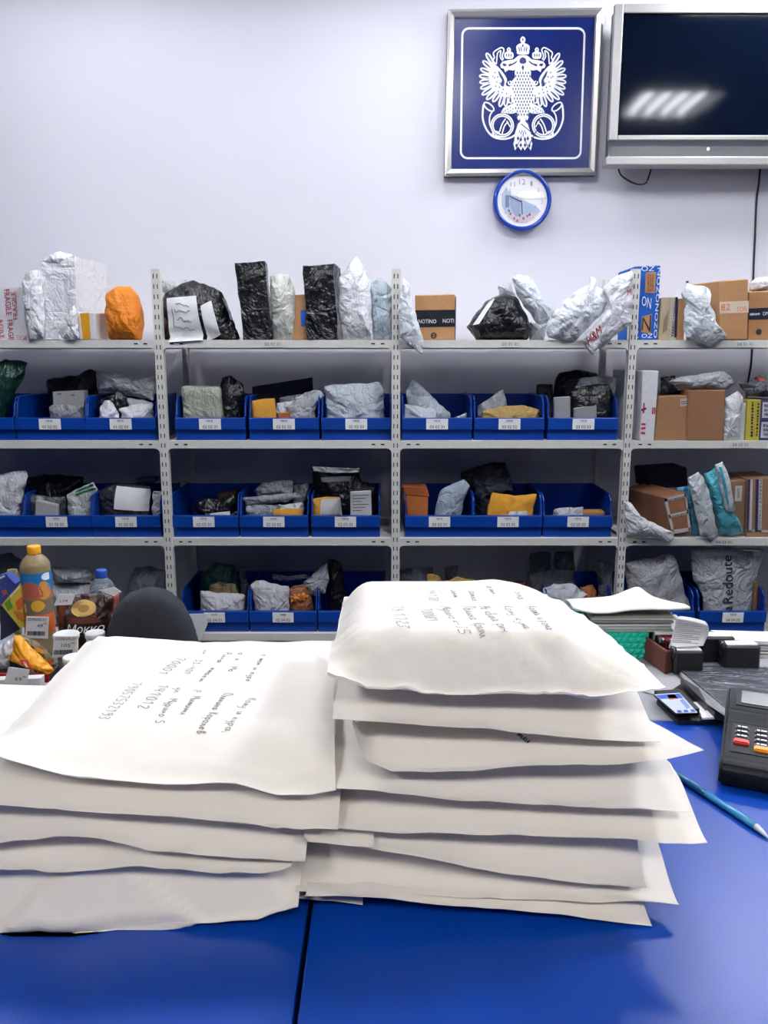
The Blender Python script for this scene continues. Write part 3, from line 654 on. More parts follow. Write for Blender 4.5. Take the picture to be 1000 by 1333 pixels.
drape('address_label', fq('c6', [(568, 268), (748, 285), (742, 402), (562, 388)], RACK_Y), bvh_of(o), LABEL_W, o, .005, label='white paper address label')
bag('slim white packet beside the labelled dark parcel', 'c6', [(796, 275), (846, 278), (834, 430), (784, 430)], Ya - .01, .02, mat('poly', '#c9c9cc'), 65, G2, sit=Z2)
carton('grey strip box lying behind the labelled dark parcel', 'c6', [(705, 215), (800, 212), (802, 236), (705, 238)], Yc, (0, .1, 0), mat('card', '#4a4c55'), G2, name='small_box')
bag('heap of low black bags in bin 02 03 01', 'c7', [(155, 262), (200, 232), (255, 245), (320, 214), (338, 290), (335, 325), (160, 325)], Ya + .04, .08, BLACK_POLY, 66, G2, sit=Z2, wr=.022)
carton('brown corner of a box behind the low black bags', 'c7', [(252, 222), (322, 212), (325, 250), (255, 255)], Yb + .03, (0, .1, 0), mat('card', '#4a2c22'), G2, name='small_box')
carton('white paper slip lying low in bin 02 03 01', 'c7', [(222, 300), (300, 290), (304, 325), (224, 325)], Ya - .012, (0, .01, 0), LABEL_W, G2, name='paper_slip', cat='paper slip', sit=Z2, bev=.001)
bag('pale grey bag on top of the heap in bin 02 03 02', 'c7', [(396, 208), (430, 177), (490, 170), (548, 166), (550, 218), (480, 226), (405, 228)], Yb, .05, mat('poly', '#a6a7a8'), 67, G2, wr=.014)
bag('greenish grey bag at the right of the grey heap', 'c7', [(548, 184), (612, 178), (618, 220), (596, 255), (590, 325), (550, 325)], Yb + .03, .04, mat('poly', '#8d958f'), 68, G2, sit=Z2)
bag('long grey bag rolled across the bin 02 03 02', 'c7', [(348, 235), (450, 226), (562, 213), (584, 235), (520, 254), (440, 262), (358, 266)], Ya + .02, .05, mat('poly', '#8f9399'), 69, G2)
bag('crumpled silver bag under the long grey roll', 'c7', [(362, 266), (430, 260), (505, 264), (490, 325), (366, 325)], Ya + .01, .04, mat('poly', '#8b8e95'), 70, G2, sit=Z2, wr=.02)
bag('flat yellow envelope low in the grey heap bin', 'c7', [(470, 283), (530, 278), (587, 280), (584, 325), (472, 325)], Ya - .012, .02, KRAFT_Y, 71, G2, name='padded_envelope', cat='envelope', sit=Z2, wr=.004)
bag('small white packet above the flat yellow envelope', 'c7', [(498, 264), (592, 253), (592, 325), (505, 325)], Ya + .008, .025, mat('poly', '#c6c8cc'), 72, G2, sit=Z2)
o = bag('black bag with a grey rim in the rightmost middle bay bin', 'c7', [(626, 112), (660, 118), (712, 140), (770, 135), (812, 118), (820, 170), (884, 188), (878, 325), (640, 325), (632, 200)], Yb, .09, BLACK_POLY, 73, G2, sit=Z2, wr=.018)
bv = bvh_of(o)
drape('label_strip', fq('c7', [(650, 172), (778, 169), (765, 188), (655, 191)], RACK_Y), bv, mat('paper', '#9b9ba0'), o, .004)
drape('grey_rim', fq('c7', [(628, 112), (812, 120), (808, 138), (632, 135)], RACK_Y), bv, mat('poly', '#84878c'), o, .004)
o = bag('yellow kraft envelope with white label in third shelf bin', 'c7', [(621, 240), (680, 232), (736, 233), (750, 325), (632, 325)], Ya - .01, .03, KRAFT_Y, 74, G2, name='padded_envelope', cat='envelope', sit=Z2, wr=.005)
drape('address_label', fq('c7', [(656, 252), (738, 247), (745, 312), (652, 312)], RACK_Y), bvh_of(o), mat('paper', '#c9c7c6'), o, .003)
o = carton('white printed paper packet right of the yellow labelled envelope', 'c7', [(775, 212), (858, 208), (863, 325), (778, 325)], Ya - .008, (0, .012, 0), mat('paper', '#c4c4c6'), G2, name='paper_packet', cat='packet', sit=Z2, bev=.002)
for k in range(6): patch('print_line', fq('c7', [(785, 226 + k * 12), (850 - (k % 3) * 14, 224 + k * 12), (850 - (k % 3) * 14, 227 + k * 12), (785, 229 + k * 12)], Ya - .008), INK_GREY, o)
carton('rusty orange box right of the middle post, third shelf', 'c8', [(80, 205), (176, 205), (172, 325), (100, 325)], Ya, (-.01, .10, 0), KRAFT_O, G2, sit=Z2)
carton('brown lid flap of the rusty orange box', 'c8', [(74, 192), (168, 194), (180, 232), (90, 225)], Ya - .003, (0, .10, .0), mat('card', '#9a4f22'), G2, name='box_lid', cat='lid', bev=.001)
bag('tilted blue grey bag beside the rusty orange box', 'c8', [(185, 325), (205, 265), (225, 205), (275, 180), (315, 163), (340, 188), (315, 250), (290, 325)], Ya + .005, .05, mat('poly', '#9aa7b2'), 75, G2, sit=Z2, wr=.012)
bag('dim grey bag at the back above the yellow envelope', 'c8', [(350, 162), (420, 150), (502, 155), (508, 212), (430, 228), (365, 245)], Yb + .05, .06, mat('poly', '#5a5d66'), 76, G2, wr=.022)
bag('dark bags at the back of bin 03 03 02', 'c8', [(300, 140), (400, 100), (480, 95), (500, 160), (510, 325), (350, 325)], Yc, .10, DARK_POLY, 77, G2, sit=Z2)
bag('bright yellow kraft envelope tilted in third shelf bin', 'c8', [(400, 325), (412, 260), (425, 216), (520, 228), (603, 220), (590, 280), (578, 325)], Ya, .04, mat('card', '#dd9c2c'), 78, G2, name='padded_envelope', cat='envelope', sit=Z2, wr=.008)
bag('little white crumple before the tilted yellow envelope', 'c8', [(436, 300), (500, 290), (565, 288), (562, 325), (438, 325)], Ya - .028, .02, mat('poly', '#b9bcc2'), 79, G2, sit=Z2)
bag('small white packet in the almost empty bin', 'c8', [(668, 282), (720, 274), (788, 272), (776, 325), (662, 325)], Ya + .01, .04, mat('poly', '#b9bac0'), 80, G2, sit=Z2)
carton('thin brown carton lying in the almost empty bin', 'c8', [(782, 290), (872, 290), (872, 325), (780, 325)], Ya + .005, (0, .06, 0), mat('card', '#a87840'), G2, name='small_box', sit=Z2)
# right bay
zs = SHELF_Z[2]
bag('white bag drooping from the right post over the shelf edge', 'c9', [(146, 372), (190, 382), (220, 452), (330, 508), (440, 555), (448, 600), (412, 622), (360, 592), (260, 588), (175, 575), (152, 480)], RACK_Y - .02, .06, mat('poly', '#d6d7da'), 81, G2, wr=.014)
carton('dark navy carton on top of the brown printed carton', 'c9', [(275, 192), (520, 175), (526, 292), (285, 300)], RACK_Y + .2, (0, .18, 0), mat('card', '#14182a'), G2)
SB = RACK_Y + .02
o = carton('brown carton with white printed frames on its end', 'c9', [(382, 352), (516, 320), (545, 558), (432, 574)], SB, (-.11, .22, .01), mat('card', '#7f5539'), G2)
for q in ([(384, 358), (514, 327), (517, 350), (387, 380)], [(410, 455), (532, 425), (535, 447), (414, 478)], [(428, 545), (540, 530), (542, 552), (431, 568)], [(384, 360), (402, 356), (445, 562), (432, 566)], [(506, 330), (517, 327), (543, 548), (530, 550)]):
    patch('printed_frame', fq('c9', q, SB), mat('paper', '#b9b0aa'), o)
print_bars('frame_print', fq('c9', [(396, 368), (505, 341), (507, 350), (398, 378)], SB), INK_BLUE, o, 1, off=.0022)
print_bars('frame_print', fq('c9', [(420, 462), (525, 436), (527, 446), (422, 474)], SB), INK_BLUE, o, 1, off=.0022)
bag('blue edged flat packet behind the speckled white bag', 'c9', [(450, 292), (540, 285), (560, 400), (600, 580), (550, 575), (520, 330)], SB + .04, .03, mat('poly', '#4d8fb0'), 82, G2)
bag('speckled white bag leaning in the right bay, third shelf', 'c9', [(525, 238), (560, 215), (586, 198), (622, 242), (655, 330), (675, 420), (702, 578), (668, 612), (640, 592), (600, 580), (565, 420)], RACK_Y - .012, .05, mat('poly', '#bcc2c4', .5), 83, G2, wr=.008)
bag('turquoise bag standing behind the white and turquoise bag', 'c9', [(622, 212), (660, 195), (695, 178), (715, 280), (735, 440), (790, 455), (835, 490), (852, 560), (780, 578), (712, 560), (680, 430)], RACK_Y + .02, .07, TEAL_POLY, 84, G2, wr=.014)
o = bag('slim white and turquoise bag tilted beside printed boxes', 'c9', [(684, 158), (732, 138), (768, 220), (790, 330), (808, 420), (800, 452), (752, 436), (725, 330), (702, 230)], RACK_Y - .02, .04, mat('poly', '#c6d0d2', .5), 85, G2, wr=.008)
bv = bvh_of(o)
drape('turquoise_edge', fq('c9', [(690, 165), (708, 168), (752, 400), (738, 380)], RACK_Y), bv, mat('print', '#2f93a8'), o, .003)
text_on('bag_mark', 'CP', fq('c9', [(768, 380), (785, 375), (790, 415), (774, 420)], RACK_Y), INK, o, bvh=bv, off=(0, -.003, 0))
o = carton('brown carton with a white barcode label in the right bay', 'c9', [(775, 256), (872, 250), (862, 562), (786, 562)], RACK_Y + .05, (0, .22, 0), mat('card', '#86664f'), G2, sit=zs)
pa = patch('barcode_label', fq('c9', [(806, 284), (848, 282), (842, 374), (802, 374)], RACK_Y + .05), mat('paper', '#c4c2bf'), o)
for k in range(7): patch('barcode_bar', fq('c9', [(816, 300 + k * 8), (832, 300 + k * 8), (832, 303 + k * 8), (816, 303 + k * 8)], RACK_Y + .05), INK, o, (0, -.002, 0))
o = carton('brown carton with printed white and violet borders at the right edge', 'c9', [(882, 246), (1060, 240), (1056, 562), (872, 558)], RACK_Y + .03, (0, .24, 0), mat('card', '#8d6a4f'), G2, sit=zs, bev=.002)
for q, cc in (([(882, 247), (894, 246), (884, 557), (873, 557)], '#2b2450'), ([(896, 246), (910, 245), (902, 557), (887, 557)], '#c0bcb8'), ([(928, 245), (945, 245), (938, 557), (921, 557)], '#2b2450'), ([(946, 245), (966, 244), (960, 557), (939, 557)], '#c0bcb8'), ([(870, 545), (1056, 546), (1056, 560), (870, 557)], '#c0bcb8')):
    patch('printed_border', fq('c9', q, RACK_Y + .03), mat('paper', cc), o)
text_on('carton_print', 'MARKET / YANDC', fq('c9', [(963, 250), (955, 550), (941, 550), (949, 250)], RACK_Y + .03), INK_BLUE, o, off=(0, -.002, 0))

# ------------------------------------------------------------------ lowest shelf
G3 = 'parcels in the lowest shelf row'; Z3 = SHELF_Z[3] + .006
def low(*a, **k): return bag(*a, **k)
low('dark green bag in the lowest left bin', 'c11', [(188, 170), (250, 128), (322, 138), (345, 240), (345, 340), (200, 340)], Yb + .03, .09, mat('poly', '#0d3f35', .35), 90, G3, sit=Z3)
low('tan packet tucked under the dark green bag', 'c11', [(218, 222), (250, 205), (322, 213), (332, 245), (330, 340), (225, 340)], Yb - .03, .03, mat('poly', '#7d6a4c'), 91, G3, sit=Z3)
low('white rectangular bag lying in front of the green bag', 'c11', [(184, 238), (260, 248), (352, 250), (362, 258), (346, 340), (186, 340)], Ya, .07, mat('poly', '#c4c5c8'), 92, G3, sit=Z3, wr=.010)
low('slim grey packet standing right of the green bag', 'c11', [(334, 147), (358, 143), (378, 230), (376, 340), (345, 340)], Yb + .02, .03, mat('poly', '#474a52'), 93, G3, sit=Z3)
low('white bag with a folded corner in bin 02 04 02', 'c11', [(382, 216), (402, 198), (425, 194), (480, 212), (537, 225), (534, 345), (408, 345)], Ya, .06, mat('poly', '#c9c9cc'), 94, G3, sit=Z3)
low('orange and brown wrapped parcel beside the folded white bag', 'c11', [(532, 232), (560, 218), (592, 214), (626, 270), (634, 345), (538, 345)], Ya + .02, .05, mat('poly', '#8a5230', .5), 95, G3, sit=Z3)
low('orange tape on the wrapped parcel in bin 02 04 02', 'c11', [(536, 258), (590, 248), (612, 262), (600, 276), (542, 284)], Ya - .008, .01, mat('poly', '#d9822a'), 96, G3)
low('crumpled white bag end above the orange parcel', 'c11', [(588, 205), (640, 165), (680, 128), (692, 185), (682, 250), (620, 262)], Ya + .03, .05, mat('poly', '#b6b8bd'), 97, G3, wr=.018)
low('grey twisted strap of plastic across bin 02 04 02', 'c11', [(463, 172), (520, 184), (600, 173), (622, 186), (530, 202), (470, 192)], Yb, .02, mat('poly', '#85888e'), 98, G3)
low('black bag behind the tall envelope stack', 'c11', [(690, 110), (740, 130), (760, 250), (780, 345), (690, 345)], Yb, .08, BLACK_POLY, 99, G3, sit=Z3)
low('dim grey bag right of the middle post, lowest shelf', 'c12', [(56, 155), (120, 148), (195, 146), (195, 330), (62, 330)], Yb, .08, mat('poly', '#5b5e66'), 100, G3, sit=SHELF_Z[3])
low('upright yellow bag tip peeking over the envelopes', 'c12', [(168, 175), (195, 172), (220, 182), (228, 212), (228, 330), (185, 330)], Ya, .03, mat('poly', '#a98a3d', .6), 101, G3, sit=SHELF_Z[3])
low('flat yellow bag fold peeking over the envelopes', 'c12', [(238, 203), (285, 184), (355, 196), (360, 207), (345, 330), (245, 330)], Ya, .03, mat('poly', '#a98a3d', .6), 102, G3, sit=SHELF_Z[3])
low('dim grey packet behind the yellow bag folds', 'c12', [(240, 142), (296, 138), (285, 200), (290, 330), (238, 330)], Yb + .04, .04, mat('poly', '#565962'), 103, G3, sit=SHELF_Z[3])
low('dark red packet peeking over the tall envelope stack', 'c12', [(400, 208), (480, 206), (562, 200), (565, 330), (400, 330)], Yb, .04, mat('poly', '#5a1520'), 104, G3, sit=SHELF_Z[3])
low('dim grey document packet standing at the back, left one', 'c12', [(573, 90), (657, 87), (658, 150), (655, 330), (577, 330)], Yc, .03, mat('poly', '#5d606a'), 105, G3, sit=Z3)
low('dim grey document packet standing at the back, right one', 'c12', [(670, 87), (746, 84), (752, 150), (750, 330), (680, 330)], Yc - .02, .03, mat('poly', '#5d606a'), 106, G3, sit=Z3)
low('dim grey bag slumped before the document packets', 'c12', [(565, 172), (660, 160), (752, 150), (754, 200), (750, 330), (590, 330)], Yb + .02, .05, mat('poly', '#63666f'), 107, G3, sit=Z3)
low('white folded bag with black creases over the paper pile', 'c12', [(628, 230), (662, 212), (740, 214), (775, 235), (806, 256), (780, 268), (780, 330), (640, 330)], Ya, .06, mat('poly', '#c3c9cf'), 108, G3, sit=Z3, wr=.02)
low('orange brown packet end beside the white folded bag', 'c12', [(772, 226), (820, 213), (840, 246), (838, 330), (790, 330)], Ya + .03, .04, mat('poly', '#a05f2c'), 109, G3, sit=Z3)
low('grey transparent bag beside the right post, lowest shelf', 'c12', [(838, 120), (905, 130), (905, 210), (900, 330), (850, 330)], Yb, .05, mat('poly', '#70747c'), 110, G3, sit=Z3)
o = low('grey carrier bag with dark red H and M letters', 'c9', [(150, 740), (230, 722), (330, 712), (432, 688), (470, 760), (492, 830), (505, 910), (545, 1000), (540, 1080), (170, 1080), (165, 900)], Ya - .01, .08, mat('poly', '#a6a6a8'), 111, G3, sit=Z3, wr=.014)
text_on('bag_lettering', 'H&M', fq('c9', [(362, 738), (425, 718), (430, 752), (368, 770)], RACK_Y), mat('print', '#5e1a26'), o, bvh=bvh_of(o), off=(0, -.003, 0), shear=.25)
o = low('large silver bag with black Redoute lettering reading upward', 'c9', [(538, 650), (700, 645), (850, 652), (978, 656), (965, 735), (935, 800), (912, 880), (902, 1060), (630, 1060), (610, 930), (580, 870), (550, 830)], Ya, .06, mat('poly', '#b3b5b9', .33), 112, G3, sit=Z3, wr=.014)
bv = bvh_of(o)
text_on('bag_lettering', 'Redoute', fq('c9', [(762, 998), (762, 716), (822, 716), (822, 998)], RACK_Y), INK, o, bvh=bv, off=(0, -.004, 0))
text_on('bag_lettering', 'a', fq('c9', [(784, 1046), (784, 1018), (822, 1018), (822, 1046)], RACK_Y), INK, o, bvh=bv, off=(0, -.004, 0))
drape('address_label', fq('c9', [(860, 665), (950, 668), (935, 790), (850, 790)], RACK_Y), bv, mat('poly', '#b9b9bb'), o, .004)
text_on('label_print', '0017', fq('c9', [(862, 768), (910, 770), (908, 790), (862, 788)], RACK_Y), INK_GREY, o, bvh=bv, off=(0, -.006, 0))
carton('light brown carton edge beside the silver lettered bag', 'c9', [(915, 850), (942, 850), (978, 1040), (905, 1040)], Ya + .03, (0, .1, 0), mat('card', '#a37a52'), G3, sit=Z3)
low('folded grey garment packet upper one, behind the oil bottle', 'c10', [(245, 140), (330, 136), (410, 138), (440, 170), (430, 208), (250, 208)], RACK_Y + .12, .15, mat('poly', '#85888e'), 113, 'folded garment packets')

# ------------------------------------------------------------------ emblem sign on the wall
SY = WALL_Y - .035
sign = thing('emblem_sign', 'blue framed wall sign with white double headed eagle and post horns', 'sign', (.63, SY, 2.38))
SQ = [(583, 14), (785, 12), (775.5, 228.5), (578.5, 230)]
W = pq(SQ, SY)
panel = mk('panel', [p + Vector((0, dy, 0)) for dy in (0, .03) for p in W], [(3, 2, 1, 0), (4, 5, 6, 7), (0, 1, 5, 4), (1, 2, 6, 5), (2, 3, 7, 6), (3, 0, 4, 7)], mat('plastic', '#021b60', .25), sign)
FR = mat('metal', '#c4c1bd', .3, .7)
cx = sum((p for p in W), Vector()) / 4
for i in range(4):
    a, b = W[i], W[(i + 1) % 4]
    def ins(p, k): return p + (cx - p).normalized() * k
    prof = [(0, .03), (0, -.018), (.012, -.022), (.030, -.014), (.036, -.002)]
    vs = [ins(p, k * 1.35) + Vector((0, dy, 0)) for p in (a, b) for k, dy in prof]; n = len(prof)
    mk('frame_bar', vs, [(k, k + 1, k + 1 + n, k + n) for k in range(n - 1)], FR, sign)
EW = mat('print', '#eceef4', .5)
def epx(x, y): return (615 + .135 * x, 40 + .135 * y)
def ep(x, y, lift=0): p = at(*epx(x, y), SY); return Vector((p.x, SY - .001 - lift, p.z))
def mir(pts): return [(974 - x, y) for x, y in pts]
def spline(pts, n=5, closed=False):
    out = []; N = len(pts)
    for i in range(N if closed else N - 1):
        g = (lambda k: pts[k % N]) if closed else (lambda k: pts[min(max(k, 0), N - 1)])
        p0, p1, p2, p3 = g(i - 1), g(i), g(i + 1), g(i + 2)
        for k in range(n):
            t = k / n
            out.append(tuple(.5 * (2 * p1[j] + (p2[j] - p0[j]) * t + (2 * p0[j] - 5 * p1[j] + 4 * p2[j] - p3[j]) * t * t + (3 * p1[j] - p0[j] - 3 * p2[j] + p3[j]) * t ** 3) for j in (0, 1)))
    if not closed: out.append(pts[-1])
    return out
EU = .135 * 3.85 / F_PX      # metres per emblem unit
white = MB(); blue = MB()
def stroke(mb, pts, w, lift, closed=False, sp=True, both=True):
    for q in ((pts, mir(pts)) if both else (pts,)):
        q2 = spline(q, 5, closed) if sp else q
        mb.ribbon([ep(x, y, lift) for x, y in q2], w * EU, (0, 1, 0), closed)
def fill(mb, pts, lift, both=True, sp=True):
    for q in ((pts, mir(pts)) if both else (pts,)):
        q2 = spline(q, 3, True) if sp else q
        mb.add([ep(x, y, lift) for x, y in q2], [tuple(range(len(q2)))])
def leaf(mb, a, b, w, lift, both=True):
    (x0, y0), (x1, y1) = a, b; L = math.hypot(x1 - x0, y1 - y0) or 1; nx, ny = -(y1 - y0) / L, (x1 - x0) / L
    pts = [(x0 + (x1 - x0) * t + nx * w * h, y0 + (y1 - y0) * t + ny * w * h) for t, h in ((0, .25), (.35, .5), (.75, .5), (.93, .3), (1, 0), (.93, -.3), (.75, -.5), (.35, -.5), (0, -.25))]
    fill(mb, pts, lift, both, False)
def full(mb, half, lift):       # half outline from the top of the axis to its bottom, mirrored into one polygon
    q = half + mir(half)[::-1][1:-1]
    mb.add([ep(x, y, lift) for x, y in q], [tuple(range(len(q)))])
# border with rounded corners
bp = []
for (cx_, cy_, a0) in ((752, 46, 0), (611, 46, 90), (609, 197, 180), (747, 197, 270)):
    for k in range(7):
        a = math.radians(a0 + 90 * k / 6); bp.append((cx_ + 9 * math.cos(a), cy_ - 9 * math.sin(a)))
bd = MB().ribbon([Vector((at(x, y, SY).x, SY - .0012, at(x, y, SY).z)) for x, y in bp], .0088, (0, 1, 0), True)
bd.build('border_line', EW, sign)
# wings
tips = [(132, 212), (98, 288), (74, 365), (62, 436), (66, 500), (74, 560), (88, 622), (132, 668), (195, 690), (262, 738), (318, 734), (372, 706)]
bases = [(215, 345), (205, 385), (200, 420), (200, 450), (205, 475), (215, 500), (230, 525), (255, 550), (280, 570), (310, 590), (335, 600), (360, 610)]
for a, b in zip(bases, tips):
    leaf(white, a, b, 50, 0)
    t0, t1 = .30, .90
    leaf(blue, (a[0] + (b[0] - a[0]) * t0, a[1] + (b[1] - a[1]) * t0), (a[0] + (b[0] - a[0]) * t1, a[1] + (b[1] - a[1]) * t1), 15, .0008)
fill(white, [(185, 350), (225, 330), (300, 410), (330, 470), (318, 535), (380, 560), (400, 640), (380, 690), (300, 640), (220, 560), (170, 470), (165, 400)], .0002)
for (x, y, a) in [(225, 400, 40), (250, 440, 40), (220, 450, 30), (240, 490, 40), (270, 500, 50), (265, 540, 60), (300, 560, 70), (290, 590, 75), (330, 600, 85), (345, 640, 90), (370, 620, 90), (360, 670, 100), (230, 530, 50), (205, 440, 20), (255, 580, 60)]:
    dx, dy = 15 * math.cos(math.radians(a + 180)), 15 * math.sin(math.radians(a)); leaf(blue, (x, y), (x + dx, y + dy), 11, .0008)
fill(blue, [(250, 385), (290, 440), (310, 490), (300, 540), (270, 520), (285, 480), (262, 440)], .0008)
stroke(white, [(230, 350), (285, 410), (325, 470), (315, 525), (350, 548), (390, 535)], 15, .0012)
# body, neck and legs
full(white, [(487, 330), (425, 345), (408, 400), (412, 450), (365, 505), (370, 560), (385, 640), (395, 700), (300, 745), (275, 790), (340, 800), (420, 800), (440, 860), (487, 880)], .0004)
rr = random.Random(5)
for r_ in range(14):
    y = 395 + r_ * 31
    for k in range(-5, 6):
        x = 487 + k * 27 + (13 if r_ % 2 else 0)
        wlim = 72 if y < 460 else 110 if y < 560 else 95 if y < 700 else 70
        if abs(x - 487) < wlim: leaf(blue, (x, y), (x, y + 24), 11, .0009, False)
for (x, y) in [(320, 765), (345, 752), (370, 765), (330, 790), (300, 775), (370, 735), (395, 750), (355, 780), (390, 780)]: leaf(blue, (x, y), (x - 8, y + 14), 8, .0009)
# heads
full(white, [(487, 235), (445, 240), (400, 278), (345, 285), (290, 298), (268, 330), (275, 358), (305, 368), (316, 400), (350, 378), (395, 385), (430, 372), (487, 345)], .0005)
fill(blue, [(350, 325), (390, 315), (430, 290), (420, 312), (380, 335), (355, 345)], .0009)
fill(blue, [(290, 320), (318, 318), (330, 335), (305, 345)], .0009)
fill(blue, [(455, 300), (462, 270), (487, 258), (512, 270), (520, 300), (505, 318), (470, 318)], .001, False)
fill(blue, [(487, 328), (500, 355), (487, 390), (474, 355)], .001, False, False)
stroke(white, [(345, 490), (355, 520), (400, 515)], 12, .0012); stroke(white, [(360, 485), (385, 500), (410, 480)], 10, .0012)
# crowns, orbs and ribbons
fill(white, [(424, 152), (450, 128), (487, 120), (525, 128), (552, 152), (548, 195), (536, 228), (440, 228), (428, 195)], .0003, False)
for x in (448, 470, 505, 527): leaf(blue, (x, 155), (487 + (x - 487) * .8, 205), 9, .0009, False)
leaf(blue, (487, 130), (487, 160), 14, .0009, False)
fill(white, [(487, 55), (512, 82), (500, 122), (474, 122), (462, 82)], .0003, False)
leaf(blue, (487, 72), (487, 100), 13, .0009, False)
fill(white, [(308, 222), (330, 205), (352, 200), (376, 205), (396, 222), (388, 268), (318, 268)], .0003)
for x in (328, 352, 376): leaf(blue, (x, 222), (352 + (x - 352) * .8, 252), 10, .0009)
fill(white, [(352, 160), (372, 180), (365, 205), (340, 205), (332, 180)], .0003); leaf(blue, (352, 176), (352, 192), 9, .0009)
stroke(white, [(190, 290), (212, 262), (203, 215), (245, 180), (285, 165), (305, 190), (288, 240), (300, 280)], 12, .0012)
stroke(white, [(232, 325), (238, 250), (245, 215), (275, 195), (268, 250), (290, 290)], 11, .0012); stroke(white, [(190, 290), (235, 325)], 10, .0012)
# post horns
ell = [(160 + 58 * math.cos(t) * .77 - 27 * math.sin(t) * .64, 735 + 58 * math.cos(t) * .64 + 27 * math.sin(t) * .77) for t in [k * math.pi / 8 for k in range(16)]]
stroke(white, ell, 13, .0012, True)
stroke(white, [(108, 712), (100, 780), (102, 860), (135, 950), (190, 1015), (260, 1042), (340, 1040), (410, 1008), (465, 945)], 17, .0012)
stroke(white, [(208, 760), (170, 820), (168, 900), (205, 975), (250, 1000)], 13, .0012)
ring = [(288 + 98 * math.cos(t), 915 + 100 * math.sin(t)) for t in [k * math.pi / 10 for k in range(20)]]
stroke(white, ring, 30, .0013, True); stroke(blue, ring, 5, .0016, True)
stroke(white, [(320, 850), (285, 905), (262, 975)], 13, .0014); stroke(white, [(345, 880), (310, 920), (285, 1000)], 12, .0014); stroke(white, [(330, 870), (365, 930)], 10, .0014)
fill(white, [(190, 985), (225, 965), (265, 985), (270, 1030), (225, 1040), (195, 1020)], .0014)
for x in (212, 232, 250): leaf(blue, (x, 990), (x + 8, 1015), 7, .0018)
fill(blue, [(395, 800), (425, 790), (440, 815), (425, 845), (415, 820)], .0009); leaf(blue, (462, 850), (415, 930), 12, .0018)
# tail
full(white, [(487, 850), (440, 900), (410, 990), (405, 1060), (395, 1090), (410, 1155), (440, 1115), (470, 1155), (487, 1120)], .0006)
for (x, y) in [(467, 1050), (467, 1105), (425, 1110), (440, 1040)]: fill(blue, [(x, y - 24), (x + 13, y), (x, y + 24), (x - 13, y)], .0018, True, False)
stroke(blue, [(540, 1115), (645, 915)], 9, .0018, False, False, False); stroke(blue, [(470, 900), (575, 985)], 8, .0018, False, False, False); stroke(blue, [(430, 1115), (487, 1000), (530, 1115)], 8, .0018, False, False, False)
for k in range(6): leaf(blue, (455 + k * 12, 960 + (k % 2) * 18), (455 + k * 12, 985 + (k % 2) * 18), 7, .0018, False)
tag(white.build('eagle_emblem', EW, sign), 'white double headed eagle with post horns', kind='stuff'); tag(blue.build('emblem_detail', mat('print', '#021b60', .4), sign), kind='stuff')

# ------------------------------------------------------------------ wall clock under the sign
KY = WALL_Y - .055
C = at(680.5, 260.5, KY); KR = 38.3 * (C.y * CP + (CAM_H - C.z) * SP) / F_PX
panel.data.materials[0].node_tree.nodes['Principled BSDF'].inputs['Specular IOR Level'].default_value = .35
clock = thing('wall_clock', 'round wall clock with blue rim and pale picture dial', 'clock', (C.x, WALL_Y, C.z - KR))
def ringy(mb, prof, n=56):         # lathe around the y axis through C
    b = len(mb.v)
    for r, y in prof:
        for k in range(n): a = 2 * math.pi * k / n; mb.v.append(Vector((C.x + r * math.cos(a), y, C.z + r * math.sin(a))))
    for i in range(len(prof) - 1):
        for k in range(n): mb.f.append((b + i * n + k, b + (i + 1) * n + k, b + (i + 1) * n + (k + 1) % n, b + i * n + (k + 1) % n))
    return mb
ringy(MB(), [(KR * .97, WALL_Y), (KR, KY + .012), (KR * .975, KY), (KR * .92, KY - .006), (KR * .865, KY), (KR * .845, KY + .010)]).build('rim', mat('plastic', '#07399c', .18), clock, True)
fm = ringy(MB(), [(KR * .86, KY + .010), (.001, KY + .010)]); fm.f.append(tuple(range(len(fm.v) - 56, len(fm.v))))
fm.build('dial', mat('paper', '#e9e8ea'), clock)
def cp(x, y, l=0): # crop [630,210,730,310] units of 1000
    p = at(630 + x * .1, 210 + y * .1, KY); return Vector((p.x, KY + .009 - l, p.z))
def cpoly(name, pts, hx, l): mk(name, [cp(x, y, l) for x, y in pts], [tuple(range(len(pts)))], mat('print', hx), clock)
cpoly('dial_print', [(235, 420), (300, 330), (330, 400), (345, 330), (360, 430), (430, 450), (600, 540), (680, 570), (740, 640), (690, 700), (560, 690), (420, 720), (300, 680), (240, 580)], '#aab4cc', .0004)
cpoly('dial_print', [(280, 440), (330, 430), (335, 590), (285, 600)], '#6d7697', .0006)
cpoly('dial_print', [(340, 470), (480, 520), (480, 700), (420, 720), (350, 600)], '#8f9dbb', .0006)
cpoly('dial_print', [(530, 560), (680, 590), (690, 640), (540, 670)], '#9fb0c8', .0006)
cpoly('dial_print', [(300, 650), (420, 680), (560, 690), (720, 660), (650, 740), (560, 790), (420, 790), (320, 720)], '#c9b7c0', .0005)
for i, (x, y) in enumerate([(350, 680), (400, 740), (470, 700), (520, 740), (570, 710), (600, 690), (330, 640), (440, 770)]):
    cpoly('dial_print', [(x - 14, y - 18), (x + 14, y - 14), (x + 10, y + 18), (x - 12, y + 14)], ['#6a5a78', '#8a5f70', '#50506e'][i % 3], .0008)
cpoly('dial_print', [(430, 440), (500, 380), (640, 370), (780, 390), (800, 470), (600, 490), (470, 470)], '#f6f3ea', .0006)
